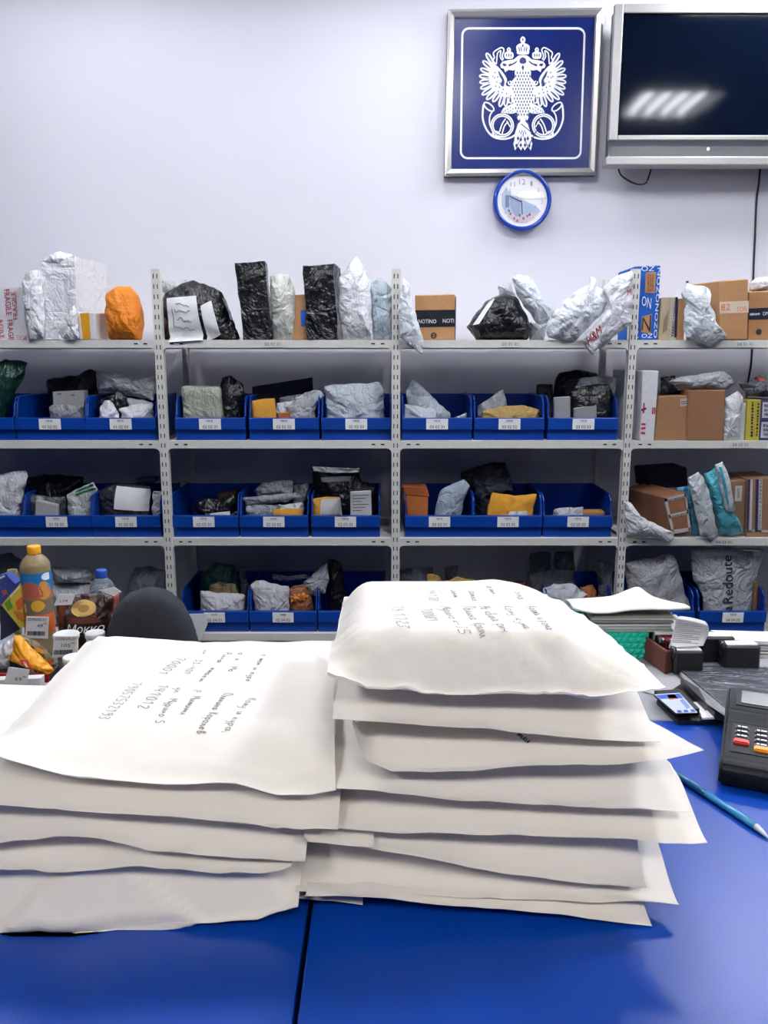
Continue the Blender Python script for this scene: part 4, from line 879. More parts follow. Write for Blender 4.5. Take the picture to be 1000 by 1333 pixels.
for s, (x, y, w, h) in {'12': (505, 262, 82, 72), '1': (625, 285, 26, 64), '11': (380, 295, 60, 62), '2': (715, 365, 40, 50), '9': (262, 520, 36, 56), '10': (300, 400, 56, 54), '3': (760, 520, 36, 54), '6': (497, 770, 38, 56), '8': (290, 650, 36, 54)}.items():
    text_on('numeral', s, [cp(x - w / 2, y - h / 2), cp(x + w / 2, y - h / 2), cp(x + w / 2, y + h / 2), cp(x - w / 2, y + h / 2)], mat('print', '#8d93a6' if s in ('12', '1', '11') else '#b9bdc9'), clock)
for nm, pts, w in (('hour_hand', [(497, 525), (335, 447)], .005), ('minute_hand', [(490, 505), (497, 560), (503, 690)], .0045)):
    q = [cp(x, y, .004) for x, y in pts]; mb = MB().ribbon(q, w, (0, 1, 0)); mb.build(nm, mat('print', '#2b3340'), clock)
gl = glass('#ffffff', .02, 1.0)

# ------------------------------------------------------------------ television
TY = WALL_Y - .18
tv = thing('television', 'silver framed flat television mounted high on the white wall', 'television', (1.5, WALL_Y, 2.39))
X0, X1, TZ0, TZ1 = .998, 2.02, 2.432, 3.055
SIL = mat('metal', '#9b9a98', .4, .3); SILD = mat('metal', '#6a6c72', .45, .3)
MB().box((X0 + .01, TY + .015, TZ0 - .03), (X1 - .01, TY + .10, TZ1 - .01), .008).build('casing', mat('plastic', '#4b4c50'), tv)
MB().box((X0 + .2, TY + .10, 2.55), (X1 - .2, WALL_Y - .003, 2.95)).build('wall_bracket', mat('metal', '#2a2b2e'), tv)
sx0, sx1, sz0, sz1 = 1.037, 1.975, 2.523, 3.018
for a, b in (((X0, TY, sz0 - .022), (sx0, TY + .03, TZ1)), ((sx1, TY, sz0 - .022), (X1, TY + .03, TZ1)), ((sx0, TY, sz1), (sx1, TY + .03, TZ1)), ((sx0, TY, sz0 - .022), (sx1, TY + .03, sz0))):
    MB().box(a, b, .004).build('bezel_bar', SIL, tv)
SCR = mat('plastic', '#040a18', .07); SCR.node_tree.nodes['Principled BSDF'].inputs['Specular IOR Level'].default_value = .09
MB().box((sx0 - .002, TY + .012, sz0 - .002), (sx1 + .002, TY + .02, sz1 + .002)).build('screen', SCR, tv)
sp_ = MB(); nseg = 6; prof = [(TY + .004, sz0 - .022), (TY + .018, sz0 - .05), (TY + .022, sz0 - .075), (TY + .012, sz0 - .092)]
sp_.add([(x, y, z) for x in (X0 + .004, X1 - .004) for y, z in prof], [(i, i + 1, i + 5, i + 4) for i in range(3)])
sp_.build('speaker_strip', SILD, tv, True)
MB().box((X0 - .012, TY - .016, TZ0 - .04), (X1 + .012, TY + .06, TZ0 - .001), .006).build('lower_trim', SIL, tv)
lg = at(923.5, 193, TY); mk('logo_dot', [Vector((lg.x + .0075 * math.cos(k * math.pi / 6), TY + .012, lg.z + .0075 * math.sin(k * math.pi / 6))) for k in range(12)], [tuple(range(12))[::-1]], INK_WHITE, tv)
print_bars('logo_print', [Vector(v) for v in ((lg.x + .010, TY + .012, lg.z + .005), (lg.x + .07, TY + .012, lg.z + .005), (lg.x + .07, TY + .012, lg.z - .006), (lg.x + .010, TY + .012, lg.z - .006))], mat('print', '#44464e'), tv, 1)
CAB = mat('plastic', '#16181c')
o = MB().tube([at(*p, WALL_Y - .06) for p in spline([(804, 214), (808, 227), (820, 236), (832, 240), (841, 238), (845, 229), (849, 216)], 5)], .004, 6).build('signal_cable', CAB, None, True)
tag(o, 'black cable looping below the left corner of the television', 'cable')
o = MB().tube([at(*p, WALL_Y - .008) for p in spline([(990, 214), (988, 240), (985, 262), (983, 310), (981, 360), (979, 460), (974, 500), (968, 560)], 5)], .0045, 6).build('power_cable', CAB, None, True)
tag(o, 'thin dark cable running down the wall from the television', 'cable')
nl = at(895, 367, WALL_Y - .006); o = MB().tube([(nl.x, WALL_Y - .012, nl.z), (nl.x, WALL_Y, nl.z)], .005, 8).build('wall_screw', CAB); tag(o, 'single dark screw head in the wall above right bay', 'screw')

# ------------------------------------------------------------------ counter
CZ = 1.0
BLUE = mat('counter', '#003c9c')
counter = thing('counter', 'blue laminate counter top with a dark joint between two panels', 'counter', (.05, .85, 0))
SEAM = -.0755
MB().box((-1.35, .28, CZ - .028), (SEAM - .0022, 1.20, CZ), .002).build('top_panel', BLUE, counter)
MB().box((SEAM + .0022, .28, CZ - .028), (1.4, 1.20, CZ), .002).build('top_panel', BLUE, counter)
MB().box((-1.33, .33, .0), (1.38, .35, CZ - .028)).build('front_panel', mat('plastic', '#1b2f6e'), counter)
for x in (-1.33, SEAM, 1.36): MB().box((x, .35, 0), (x + .02, 1.17, CZ - .028)).build('side_panel', mat('plastic', '#2a2c34'), counter)
MB().box((SEAM - .004, .30, CZ - .034), (SEAM + .004, 1.19, CZ - .0281)).build('joint_strip', mat('plastic', '#05060a'), counter)
desk = thing('side_desk', 'grey desk behind the counter carrying the paper pile', 'desk', (.9, 1.43, 0))
MB().box((.16, 1.203, .975), (1.6, 1.60, 1.0), .003).build('desk_top', mat('card', '#8f9096'), desk)
for x, y in ((.20, 1.25), (1.55, 1.25), (.20, 1.56), (1.55, 1.56)): MB().box((x - .02, y - .02, 0), (x + .02, y + .02, .975)).build('leg', mat('metal', '#6a6c70'), desk)

# ------------------------------------------------------------------ stacks of padded envelopes
ENV = mat('paper', '#ebe7e0'); GE1 = 'white envelopes in the left stack'; GE2 = 'white envelopes in the right stack'
def interp(pts, x):
    if x <= pts[0][0]: return pts[0][1]
    for (a, b), (c, d) in zip(pts, pts[1:]):
        if x <= c: return b + (d - b) * (x - a) / max(c - a, 1e-9)
    return pts[-1][1]
def envelope(label, front, Yf, L, zp, T, grp, seed, skewl=0.0, skewr=0.0, rise=.22, back=None, nu=44, nv=40, wr=.0025, zb=None, crease=None, yfun=None, pw=1.0, er=.12, pb=0.0, rr=0.0, cy=False):
    W = [at(x, y, Yf) for x, y in front]; fp = [(p.x, p.z) for p in W]
    xl, xr = fp[0][0], fp[-1][0]; zm = zp - T / 2; zb = zm if zb is None else zb
    bl, br = back if back else ((xl + skewl * L, Yf + L), (xr + skewr * L, Yf + L))
    sd = Vector((seed * 3.3, seed * 1.9, 0)); top = []; bot = []
    for i in range(nu + 1):
        u = i / nu
        for j in range(nv + 1):
            vv = j / nv; v = vv ** 1.35
            fx = xl + (xr - xl) * u; fz = interp(fp, fx)
            fy = Yf + (yfun(u) if yfun else 0)
            bx = bl[0] + (br[0] - bl[0]) * u; by = bl[1] + (br[1] - bl[1]) * u
            x = fx + (bx - fx) * v; y = fy + (by - fy) * v
            s = min(1.0, v / (rise + rr * max(0.0, (u - .72) / .28))); s = (s * s * (3 - 2 * s)) ** pw
            sb = min(1.0, (1 - v) / .15); sb = sb * sb * (3 - 2 * sb)
            z = fz + (zm - pb * v - fz) * s; z = zb + (z - zb) * sb if v > .5 else z
            eu = min(u / .12, (1 - u) / er); ev = min(v / max(rise * .9, .05), (1 - v) / .14)
            eu = min(1, max(0, eu - .12)); ev = min(1, max(0, ev - .10))
            B = (math.sin(eu * math.pi / 2) * math.sin(ev * math.pi / 2)) ** .8
            p = Vector((x, y, z))
            w = wr * (fbm(p + sd, 9, 3) * (.35 + .65 * (1 - B)) + .25 * fbm(p + sd, 30, 2) * (1 - B * .7))
            w += wr * .9 * (1 - B) * (1 - abs(noise.noise((p + sd) * 18)) * 2) * .35
            w += wr * .8 * max(0.0, 1 - abs(noise.noise(Vector((x * 7 - y * 9, y * 12 + x * 4, seed + 5.5)))) * 9) * (1.0 - .6 * B)
            w += wr * 1.3 * (abs(noise.noise(Vector((x * 13 + y * 6, y * 9 - x * 5, seed)))) - .2) * (1.1 - .75 * B)
            if crease: w += 0 if cy else crease(u, v)
            if cy: y -= crease(u, v)
            edge = min(1.0, min(u, 1 - u, v, 1 - v) * 30)
            ft = .0012 if edge < 1 else .0016
            jx = .002 * noise.noise(p * 12 + sd) * (1 - min(1, 3 * B))
            top.append(Vector((x + jx, y + jx, z + w + max(ft * edge, T / 2 * B)))); bot.append(Vector((x + jx, y + jx, max(z + w * .6 - T / 2 * B, CZ + .0006))))
            if top[-1].z < CZ + .0008: top[-1].z = CZ + .0008
    n = len(top); fs = []; m_ = nv + 1
    for i in range(nu):
        for j in range(nv):
            a = i * m_ + j; fs.append((a, a + m_, a + m_ + 1, a + 1)); fs.append((n + a, n + a + 1, n + a + m_ + 1, n + a + m_))
    for i in range(nu):
        a = i * m_; fs.append((a, n + a, n + a + m_, a + m_)); a = i * m_ + nv; fs.append((a, a + m_, n + a + m_, n + a))
    for j in range(nv):
        a = j; fs.append((a, a + 1, n + a + 1, n + a)); a = nu * m_ + j; fs.append((a, n + a, n + a + 1, a + 1))
    o = mk('padded_envelope', top + bot, fs, ENV, None, True); smooth_auto(o, 60)
    return tag(o, label, 'envelope', grp)

def fold(u, v):      # big triangular fold on the thick bottom envelope
    tent = .088 - .26 * abs(u - .44)
    k = max(0.0, min(1.0, (tent - v) / .006))
    side = max(0.0, min(1.0, (u - .44) * 9 + .5))          # left facet of the fold leans more than the right one
    return (.017 - .009 * side) * k * min(1.0, v / .02) if tent > 0 else 0.0
L5 = envelope('thick white padded envelope at the bottom of the left stack', [(-80, 1226), (0, 1216), (80, 1212), (200, 1206), (337, 1199), (360, 1190), (388, 1184)], .722, .42, 1.074, .066, GE1, 1, rise=.10, crease=fold, cy=True, wr=.004, nv=90, nu=70)
L4 = envelope('white envelope directly on the thick one in the left stack', [(-80, 1137), (0, 1134), (90, 1134), (180, 1129), (260, 1135), (333, 1139), (379, 1130)], .715, .42, 1.100, .026, GE1, 2, rise=.2, wr=.004)
L3 = envelope('white envelope in the middle of the left stack, short right corner', [(-80, 1102), (0, 1098), (70, 1090), (130, 1092), (193, 1108), (300, 1117), (396, 1124)], .713, .43, 1.128, .028, GE1, 3, rise=.2)
L2 = envelope('white envelope just below the top one of the left stack', [(-80, 1042), (0, 1047), (110, 1056), (225, 1065), (391, 1080), (440, 1079)], .712, .44, 1.158, .028, GE1, 4, rise=.22)
bk = (atz(128, 829, 1.158), atz(434, 858, 1.158))
L1 = envelope('handwritten white envelope on top of the left stack', [(-40, 975), (0, 988), (50, 1001), (103, 1016), (180, 1019), (306, 1021), (360, 1035), (407, 1037), (437, 1030)], .722, .4, 1.182, .026, GE1, 5, rise=.22, back=((bk[0].x, bk[0].y), (bk[1].x, bk[1].y)), zb=1.158, wr=.003)

E10 = envelope('narrow white envelope edge lowest on the counter between the stacks', [(384, 1170), (430, 1172), (473, 1179)], .752, .30, 1.012, .008, GE2, 6, rise=.2, nu=16)
E9 = envelope('lowest wide white envelope of the right stack', [(398, 1166), (482, 1170), (650, 1184), (780, 1197), (849, 1206)], .727, .36, 1.034, .022, GE2, 7, rise=.25)
E8 = envelope('second lowest white envelope of the right stack, pointed right corner', [(384, 1158), (482, 1166), (650, 1171), (800, 1176), (884, 1178)], .735, .37, 1.060, .026, GE2, 8, rise=.22)
E7 = envelope('third lowest white envelope of the right stack, slanting down right', [(400, 1096), (485, 1106), (538, 1114), (650, 1136), (760, 1152), (841, 1160)], .731, .36, 1.088, .028, GE2, 9, rise=.25, skewr=.1)
E6 = envelope('short white envelope corner jutting between the stacks', [(396, 1090), (402, 1097), (440, 1100), (486, 1104)], .722, .30, 1.104, .010, GE2, 10, rise=.2, nu=16)
E5 = envelope('white envelope at mid height of right stack, pointed right corner', [(425, 1078), (500, 1083), (594, 1086), (706, 1090), (820, 1093), (880, 1100), (921, 1099)], .727, .38, 1.130, .028, GE2, 11, rise=.24)
E4 = envelope('white envelope above the mid one, right stack, blunt right end', [(425, 1025), (500, 1030), (594, 1041), (706, 1050), (820, 1056), (899, 1058)], .728, .36, 1.160, .028, GE2, 12, rise=.22, skewr=-.02)
E3 = envelope('white envelope with far jutting right corner, right stack', [(458, 944), (466, 975), (480, 992), (510, 1005), (594, 1002), (706, 996), (818, 994), (870, 988), (916, 978)], .722, .33, 1.196, .030, GE2, 13, rise=.26, skewr=-.30)
E2 = envelope('second white envelope from the top of the right stack', [(432, 936), (538, 943), (620, 949), (706, 957), (790, 965), (860, 967)], .728, .32, 1.232, .034, GE2, 14, rise=.26)
def rumple(u, v): return (.0035 * (1 - abs(noise.noise(Vector((u * 7, v * 4, 3.3)))) * 2) + .0030 * max(0, 1 - abs(noise.noise(Vector((u * 11 + v * 9, v * 14 - u * 5, 7.7)))) * 6)) * max(0, 1 - v / .45)
bk = (atz(448, 772, 1.262), atz(712, 776, 1.258))
E1 = envelope('fat handwritten white envelope on top of the right stack', [(428, 886), (450, 892), (475, 899), (560, 906), (680, 908), (775, 908), (820, 901), (868, 899)], .722, .28, 1.296, .050, GE2, 15, rise=.14, er=.26, pb=.010, pw=.75, nv=56, rr=.75, back=((bk[0].x, bk[0].y), (bk[1].x, bk[1].y)), zb=1.258, crease=rumple, wr=.005)

# handwriting as thin ink ribbons lying on the paper
GLY = {'и': [[(0, .5), (.05, .05), (.3, .1), (.45, .5), (.45, .05), (.6, .05)]], 'м': [[(0, 0), (.15, .5), (.3, .05), (.45, .5), (.6, 0)]], 'о': [[(.3, .5), (.05, .35), (.1, .02), (.4, .02), (.5, .35), (.3, .5)]],
       'а': [[(.45, .45), (.1, .45), (.05, .05), (.35, .05), (.45, .5), (.45, .05), (.6, .05)]], 'к': [[(.05, .5), (.05, 0)], [(.45, .5), (.1, .22), (.5, 0)]], 'в': [[(.05, 0), (.15, .9), (.35, .8), (.1, .45), (.4, .3), (.3, 0), (.05, .02)]],
       'р': [[(.05, .5), (.0, -.4)], [(.03, .4), (.3, .5), (.42, .25), (.25, .02), (.05, .1)]], 'у': [[(.05, .5), (.1, .15), (.4, .15)], [(.45, .5), (.4, -.3), (.15, -.4)]], 'т': [[(0, 0), (.05, .5), (.2, .05), (.25, .5), (.45, .05), (.5, .5), (.6, 0)]],
       'е': [[(.05, .25), (.4, .3), (.3, .5), (.08, .35), (.1, .05), (.4, .05)]], 'л': [[(0, .02), (.15, .1), (.3, .5), (.45, 0), (.6, .05)]], 'н': [[(.05, .5), (.05, 0)], [(.05, .25), (.4, .25)], [(.4, .5), (.4, 0)]],
       'К': [[(.05, 1), (.05, 0)], [(.55, 1), (.1, .45), (.6, 0)]], 'М': [[(0, 0), (.1, 1), (.35, .3), (.6, 1), (.7, 0)]], 'П': [[(.05, 0), (.1, 1), (.6, 1), (.55, 0)]], 'Р': [[(.1, 0), (.15, 1), (.5, .9), (.45, .5), (.12, .48)]],
       '.': [[(.1, .05), (.15, 0)]], ',': [[(.1, .05), (.02, -.2)]], ' ': [], '-': [[(.05, .35), (.4, .35)]],
       '0': [[(.3, 1), (.05, .6), (.1, .05), (.4, .05), (.5, .7), (.3, 1)]], '1': [[(.1, .7), (.35, 1), (.3, 0)]], '2': [[(.05, .8), (.3, 1), (.45, .7), (.05, 0), (.5, .02)]], '3': [[(.05, .95), (.45, .95), (.2, .55), (.45, .3), (.25, 0), (.02, .1)]],
       '4': [[(.1, 1), (.05, .5), (.45, .5)], [(.4, 1), (.4, 0)]], '5': [[(.5, 1), (.12, 1), (.08, .6), (.4, .5), (.4, .08), (.02, .05)]], '7': [[(.05, .95), (.5, 1), (.2, 0)]], '9': [[(.45, .7), (.2, .5), (.1, .85), (.4, .95), (.4, .1), (.1, 0)]]}
def write(env, s, a, b, h, z, w=.0010, m=mat('print', '#6c6e76'), seed=0):
    bv = bvh_of(env); S, E_ = [(lambda hh, q: hh if hh is not None else atz(*q, z))(bv.ray_cast(Vector((0, 0, CAM_H)), Vector(ray(*q)).normalized())[0], q) for q in (a, b)]; S = Vector((S.x, S.y, 0)); E_ = Vector((E_.x, E_.y, 0)); r = (E_ - S); L = r.length; r.normalize(); up = Vector((-r.y, r.x, 0)); rd = random.Random(seed)
    adv = L / max(1, len(s)); mb = MB(); k = 0
    for ch in s:
        for st in GLY.get(ch, []):
            pts = []
            for gx, gy in spline(st, 3):
                p = S + r * (adv * (k + gx * 1.35)) + up * (h * (gy + .12 * gx) + rd.uniform(-.0004, .0004))
                hit = bv.ray_cast(Vector((p.x, p.y, 2.0)), Vector((0, 0, -1)))
                pts.append((hit[0] if hit[0] is not None else Vector((p.x, p.y, z))) + Vector((0, 0, .0009)))
            mb.ribbon(pts, w, (0, 0, 1))
        k += 1
    if mb.f: tag(mb.build('handwriting', m, env), kind='stuff')
def q4(x, y): return (80 + .29 * x, 830 + .29 * y)
for i, (s, a, b, h) in enumerate([('79057532193', (318, 205), (158, 372), .011), ('70001', (522, 92), (425, 168), .011), ('141012', (440, 215), (332, 325), .012), ('ин. 33-401', (642, 58), (543, 168), .008), ('ул. Мурино 5', (518, 228), (415, 392), .009),
        ('Рина Летаем', (738, 68), (612, 200), .008), ('г Мытищи'.replace('г', 'р').replace('ы', 'и').replace('щ', 'т'), (608, 240), (528, 352), .010), ('Еленина Королев'.replace('Е', 'П'), (728, 252), (602, 442), .010), ('обл. Мос', (798, 70), (738, 172), .008), ('Кому и куда,'.replace('д', 'р'), (838, 275), (718, 448), .010), ('о том и куре'.replace('К', 'к'), (903, 78), (822, 202), .008)]):
    write(L1, s, q4(*a), q4(*b), h, 1.178, seed=i, w=.0011 if i % 3 else .0009)
def q5(x, y): return (490 + .3 * x, 755 + .3 * y)
for i, (s, a, b, h) in enumerate([('79-17-23', (65, 118), (95, 232), .011), ('14170', (212, 48), (232, 96), .010), ('700001', (190, 128), (222, 186), .011), ('инт', (322, 48), (335, 80), .010), ('Мурино к-35', (275, 118), (360, 250), .011), ('атле', (400, 50), (418, 98), .010), ('Полина Крат', (370, 118), (445, 265), .012), ('етн', (475, 30), (505, 68), .010),
        ('Москвина Ирин', (445, 118), (545, 250), .012), ('Кому кута', (548, 118), (645, 218), .010), ('ома', (598, 55), (618, 90), .010), ('Крата и рома', (655, 118), (740, 222), .010)]):
    write(E1, s, q5(*a), q5(*b), h, 1.297, seed=20 + i, w=.0009)
write(E3, 'мии', (672, 958), (688, 970), .009, 1.19, w=.0012, m=INK, seed=50)

# ------------------------------------------------------------------ card terminal and pen on the counter
FLp = atz(934, 1024, CZ); BLp = atz(944, 942, CZ); tb = (BLp - FLp).normalized(); tr_ = Vector((tb.y, -tb.x, 0))
def tl(s, t, h): return FLp + tr_ * s + tb * t + Vector((0, 0, h))
term = thing('card_terminal', 'dark grey payment card terminal with red and yellow keys', 'card terminal', (FLp.x + .05, FLp.y + .05, CZ))
TG = mat('plastic', '#0d1219', .55); TGD = mat('plastic', '#06090e', .5)
for m_ in (TG, TGD): m_.node_tree.nodes['Principled BSDF'].inputs['Specular IOR Level'].default_value = .25
TW, TLn = .100, .20
bm = bmesh.new(); prof = [(.004, 0.0005), (-.003, .016), (.0, .030), (.012, .038), (.11, .046), (.125, .060), (.19, .068), (.20, .060), (.20, .0005)]
va = [bm.verts.new(tl(0, t, h)) for t, h in prof]; vb = [bm.verts.new(tl(TW, t, h)) for t, h in prof]; n = len(prof)
bm.faces.new(va); bm.faces.new(vb[::-1])
for i in range(n): bm.faces.new((va[i], vb[i], vb[(i + 1) % n], va[(i + 1) % n]))
bmesh.ops.recalc_face_normals(bm, faces=bm.faces[:]); bmesh.ops.bevel(bm, geom=bm.edges[:], offset=.0045, segments=3, affect='EDGES'); bm.verts.index_update()
o = mk('housing', [v.co.copy() for v in bm.verts], [tuple(v.index for v in f.verts) for f in bm.faces], TG, term); bm.free(); smooth_auto(o, 40)
def tbox(name, s0, s1, t0, t1, h0, h1, slope, m, bev=.0015):
    b = MB().box((0, 0, 0), (1, 1, 1)); bm = bmesh.new()
    vs = [bm.verts.new(tl(s0 + (s1 - s0) * v.x, t0 + (t1 - t0) * v.y, (h0 if v.z < .5 else h1) + slope * (t0 + (t1 - t0) * v.y))) for v in b.v]
    for f in b.f: bm.faces.new([vs[i] for i in f])
    bmesh.ops.recalc_face_normals(bm, faces=bm.faces[:])
    if bev: bmesh.ops.bevel(bm, geom=bm.edges[:], offset=bev, segments=2, affect='EDGES')
    bm.verts.index_update(); o = mk(name, [v.co.copy() for v in bm.verts], [tuple(v.index for v in f.verts) for f in bm.faces], m, term); bm.free(); return smooth_auto(o, 45)
SL = .0816      # slope of the keypad deck
tbox('keypad_plate', .010, .090, .026, .112, .035, .0382, SL, TGD)
tbox('screen_frame', .012, .088, .135, .185, .036, .0475, .112, TGD)
tbox('screen', .020, .080, .142, .180, .04, .0485, .112, mat('plastic', '#575c60', .2), .0005)
tbox('front_ridge', .002, .098, -.004, .004, .012, .0145, 0, TGD, .0008)
for rI in range(4):
    for cI in range(3):
        s0 = .0155 + cI * .0245; t0 = .0505 + rI * .0125
        if cI == 0 and rI == 0: continue
        k = tbox('key', s0, s0 + .0175, t0 - cI * .0035, t0 + .0085 - cI * .0035, .037, .0415, SL, mat('plastic', '#2b3038', .4))
        for d0, d1 in ((.003, .0065), (.008, .015)):
            hh = .0418 + SL * (t0 + .004); mb = MB().add([tl(s0 + d0, t0 + .0025 - cI * .0035, hh), tl(s0 + d1, t0 + .0025 - cI * .0035, hh), tl(s0 + d1, t0 + .006 - cI * .0035, hh + .0003), tl(s0 + d0, t0 + .006 - cI * .0035, hh + .0003)], [(0, 1, 2, 3)])
            mk('key_mark', mb.v, mb.f, INK_WHITE, k)
for nm, s0, t0, hx in (('red_key', .0145, .047, '#c4312e'), ('yellow_key', .040, .036, '#e2931c'), ('green_key', .0655, .033, '#2f8f4a')):
    tbox(nm, s0, s0 + .0195, t0, t0 + .0115, .037, .0425, SL, mat('plastic', hx, .35))
A = atz(893, 1021, CZ); A.z += .005; Bp = atz(984, 1081, CZ); Bp.z += .005; Tp = atz(1001, 1094, CZ); Tp.z += .003
pen = thing('pen', 'blue ballpoint pen lying beside the card terminal', 'pen', (A.x, A.y, CZ)); d = (Bp - A).normalized()
MB().tube([A - d * .05, A + d * .035], .0048, 10).build('barrel', mat('plastic', '#1d5f86', .25), pen, True)
MB().tube([A + d * .033, Bp], .0043, 10).build('grip', mat('plastic', '#3f97c4', .2), pen, True)
MB().tube([Bp - d * .001, Bp + (Tp - Bp) * .55, Tp], [.0043, .0028, .0008], 10).build('tip', mat('plastic', '#d9dbe0', .3), pen, True)

# ------------------------------------------------------------------ things at the back right of the counter
def slab(name, pts, h, m, parent=None, down=True):
    b = MB().prism([Vector(p) for p in pts], (0, 0, h)); o = b.build(name, m, parent); return o
def zq(pts, z): return [atz(x, y, z) for x, y in px('c13', pts)]
tag(slab('paper_sheet', zq([(300, 410), (420, 400), (560, 480), (600, 560), (560, 600), (400, 560)], CZ + .0008), .0012, mat('paper', '#a2a2a6')), 'grey paper sheet lying under the stamp box', 'paper')
# black holder with a printed card and slips
hold = thing('card_holder', 'flat black holder with a blue printed card and white slips', 'card holder', (.47, 1.21, CZ))
slab('base_plate', zq([(462, 615), (585, 530), (650, 580), (800, 675), (790, 715), (562, 715)], CZ + .001), .006, mat('plastic', '#11141a'), hold)
slab('card_block', zq([(450, 580), (575, 572), (668, 668), (552, 672)], CZ + .008), .010, mat('plastic', '#0c0f18'), hold)
slab('printed_card', zq([(452, 573), (572, 565), (660, 660), (556, 662)], CZ + .0185), .001, mat('paper', '#b9c0cc'), hold)
for nm, q, hx in (('card_print', [(460, 575), (572, 567), (590, 588), (480, 592)], '#2a58b0'), ('card_print', [(512, 573), (550, 571), (566, 592), (525, 595)], '#b4622e'), ('card_print', [(590, 590), (575, 600), (610, 640), (625, 632)], '#6f8cc0')):
    slab(nm, zq(q, CZ + .0196), .0004, mat('print', hx), hold)
for k in range(3): slab('card_print', zq([(560 + k * 32, 648 - k * 2), (578 + k * 32, 647 - k * 2), (586 + k * 32, 657 - k * 2), (566 + k * 32, 658 - k * 2)], CZ + .0196), .0004, mat('print', '#2a58b0'), hold)
slab('white_slip', zq([(622, 612), (655, 608), (712, 655), (672, 662)], CZ + .008), .001, PAPER, hold)
slab('white_slip', zq([(672, 662), (712, 655), (742, 690), (682, 692)], CZ + .010), .003, PAPER, hold)
b = MB().prism(zq([(578, 520), (620, 545), (690, 590), (800, 670), (795, 700), (740, 690), (640, 590)], CZ + .010), (0, 0, .012)); b.build('rail', mat('plastic', '#14161c'), hold)
# dark folder: a tilted plastic sheet
P0 = [at(*px('c13', [p])[0], Y) for p, Y in (((555, 430), 1.42), ((1160, 442), 1.42), ((1160, 668), 1.13), ((815, 650), 1.13))]
fo = thing('plastic_folder', 'dark grey glossy plastic folder propped behind the card terminal', 'folder', (P0[3].x, 1.2, CZ))
mb = MB().prism(P0, (0, .004, -.006)); mb.build('cover', mat('poly', '#4b4f57', .3), fo)
P1 = [at(*px('c13', [p])[0], Y) for p, Y in (((552, 432), 1.42), ((562, 432), 1.42), ((822, 650), 1.128), ((800, 672), 1.128), ((700, 605), 1.22), ((590, 510), 1.36))]
MB().prism(P1, (0, .003, -.003)).build('page_edge', mat('paper', '#b7b7ba'), fo)
MB().box((P0[0].x + .06, 1.36, 1.0005), (P0[0].x + .5, 1.40, P0[0].z - .012)).build('support', mat('plastic', '#23262d'), fo)
# stamp box
sb = thing('stamp_box', 'brown wooden box holding black stamps beside the receipt', 'stamp box', (.55, 1.42, CZ))
a0, a1, a2 = atz(*px('c13', [(398, 402)])[0], CZ), atz(*px('c13', [(505, 480)])[0], CZ), Vector((.70, 1.44, CZ))
def bx3(name, o_, u_, v_, h0, h1, m, par, bev=.002):
    o_, u_, v_ = Vector(o_), Vector(u_), Vector(v_); bm = bmesh.new()
    vs = [bm.verts.new(o_ + u_ * a + v_ * b + Vector((0, 0, c))) for c in (h0, h1) for a, b in ((0, 0), (1, 0), (1, 1), (0, 1))]
    for f in ((0, 1, 2, 3), (4, 5, 6, 7), (0, 1, 5, 4), (1, 2, 6, 5), (2, 3, 7, 6), (3, 0, 4, 7)): bm.faces.new([vs[i] for i in f])
    bmesh.ops.recalc_face_normals(bm, faces=bm.faces[:])
    if bev: bmesh.ops.bevel(bm, geom=bm.edges[:], offset=bev, segments=1, affect='EDGES')
    bm.verts.index_update(); r = mk(name, [v.co.copy() for v in bm.verts], [tuple(v.index for v in f.verts) for f in bm.faces], m, par); bm.free(); return r
uu = a1 - a0; vv_ = Vector((.075, .05, 0))
WOOD = mat('card', '#6e3b31')
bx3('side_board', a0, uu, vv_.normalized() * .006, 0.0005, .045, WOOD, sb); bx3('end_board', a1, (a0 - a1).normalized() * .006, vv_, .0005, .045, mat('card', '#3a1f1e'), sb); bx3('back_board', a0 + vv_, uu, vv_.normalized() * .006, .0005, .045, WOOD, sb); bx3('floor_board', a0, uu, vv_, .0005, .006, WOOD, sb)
GS = 'black stamps around the wooden stamp box'
def stamp(lab, c, w, dpt, h0, h1, ang=0.0):
    c = Vector(c); u = Vector((math.cos(ang), math.sin(ang), 0)); v = Vector((-u.y, u.x, 0)); o_ = c - u * w / 2 - v * dpt / 2
    s = thing('rubber_stamp', lab, 'stamp', (c.x, c.y, h0), GS); z = c.z
    bx3('stamp_body', o_, u * w, v * dpt, h0 - z, h1 - z, mat('plastic', '#14161c', .35), s, .004)
    bx3('stamp_label', o_ + u * w * .08 + v * dpt * .12, u * w * .84, v * dpt * .72, h1 - z - .002, h1 - z + .0015, mat('paper', '#e2e2e4'), s, .0005)
    MB().tube([o_ + Vector((0, 0, h1 - z - .008)) - u * .003 + v * dpt * .5, o_ + Vector((0, 0, h1 - z - .008)) + u * .004 + v * dpt * .5], dpt * .45, 10).build('knob', mat('plastic', '#0d0f14', .3), s, True)
sz = CZ
stamp('black stamp at the back left of the wooden box', (a0.x + .045, a0.y + .05, sz), .045, .03, sz + .006, sz + .056, .2)
stamp('black stamp with white label in front of the receipt', (a1.x + .030, a1.y + .062, sz), .05, .028, sz + .006, sz + .048)
stamp('lowest black stamp nearest the dark folder', (a1.x + .040, a1.y + .012, sz), .052, .028, sz + .0006, sz + .046)
stamp('black stamp in the middle of the row right of receipt', (a1.x + .115, a1.y + .075, sz), .062, .028, sz + .0006, sz + .050)
stamp('rightmost black stamp of the row next to white papers', (a1.x + .145, a1.y + .040, sz), .066, .030, sz + .0006, sz + .046)
bx3('red_stamp_pad', a0 + uu * .25 + vv_ * .25, uu * .35, vv_ * .35, .012, .05, mat('plastic', '#6a1526'), sb)
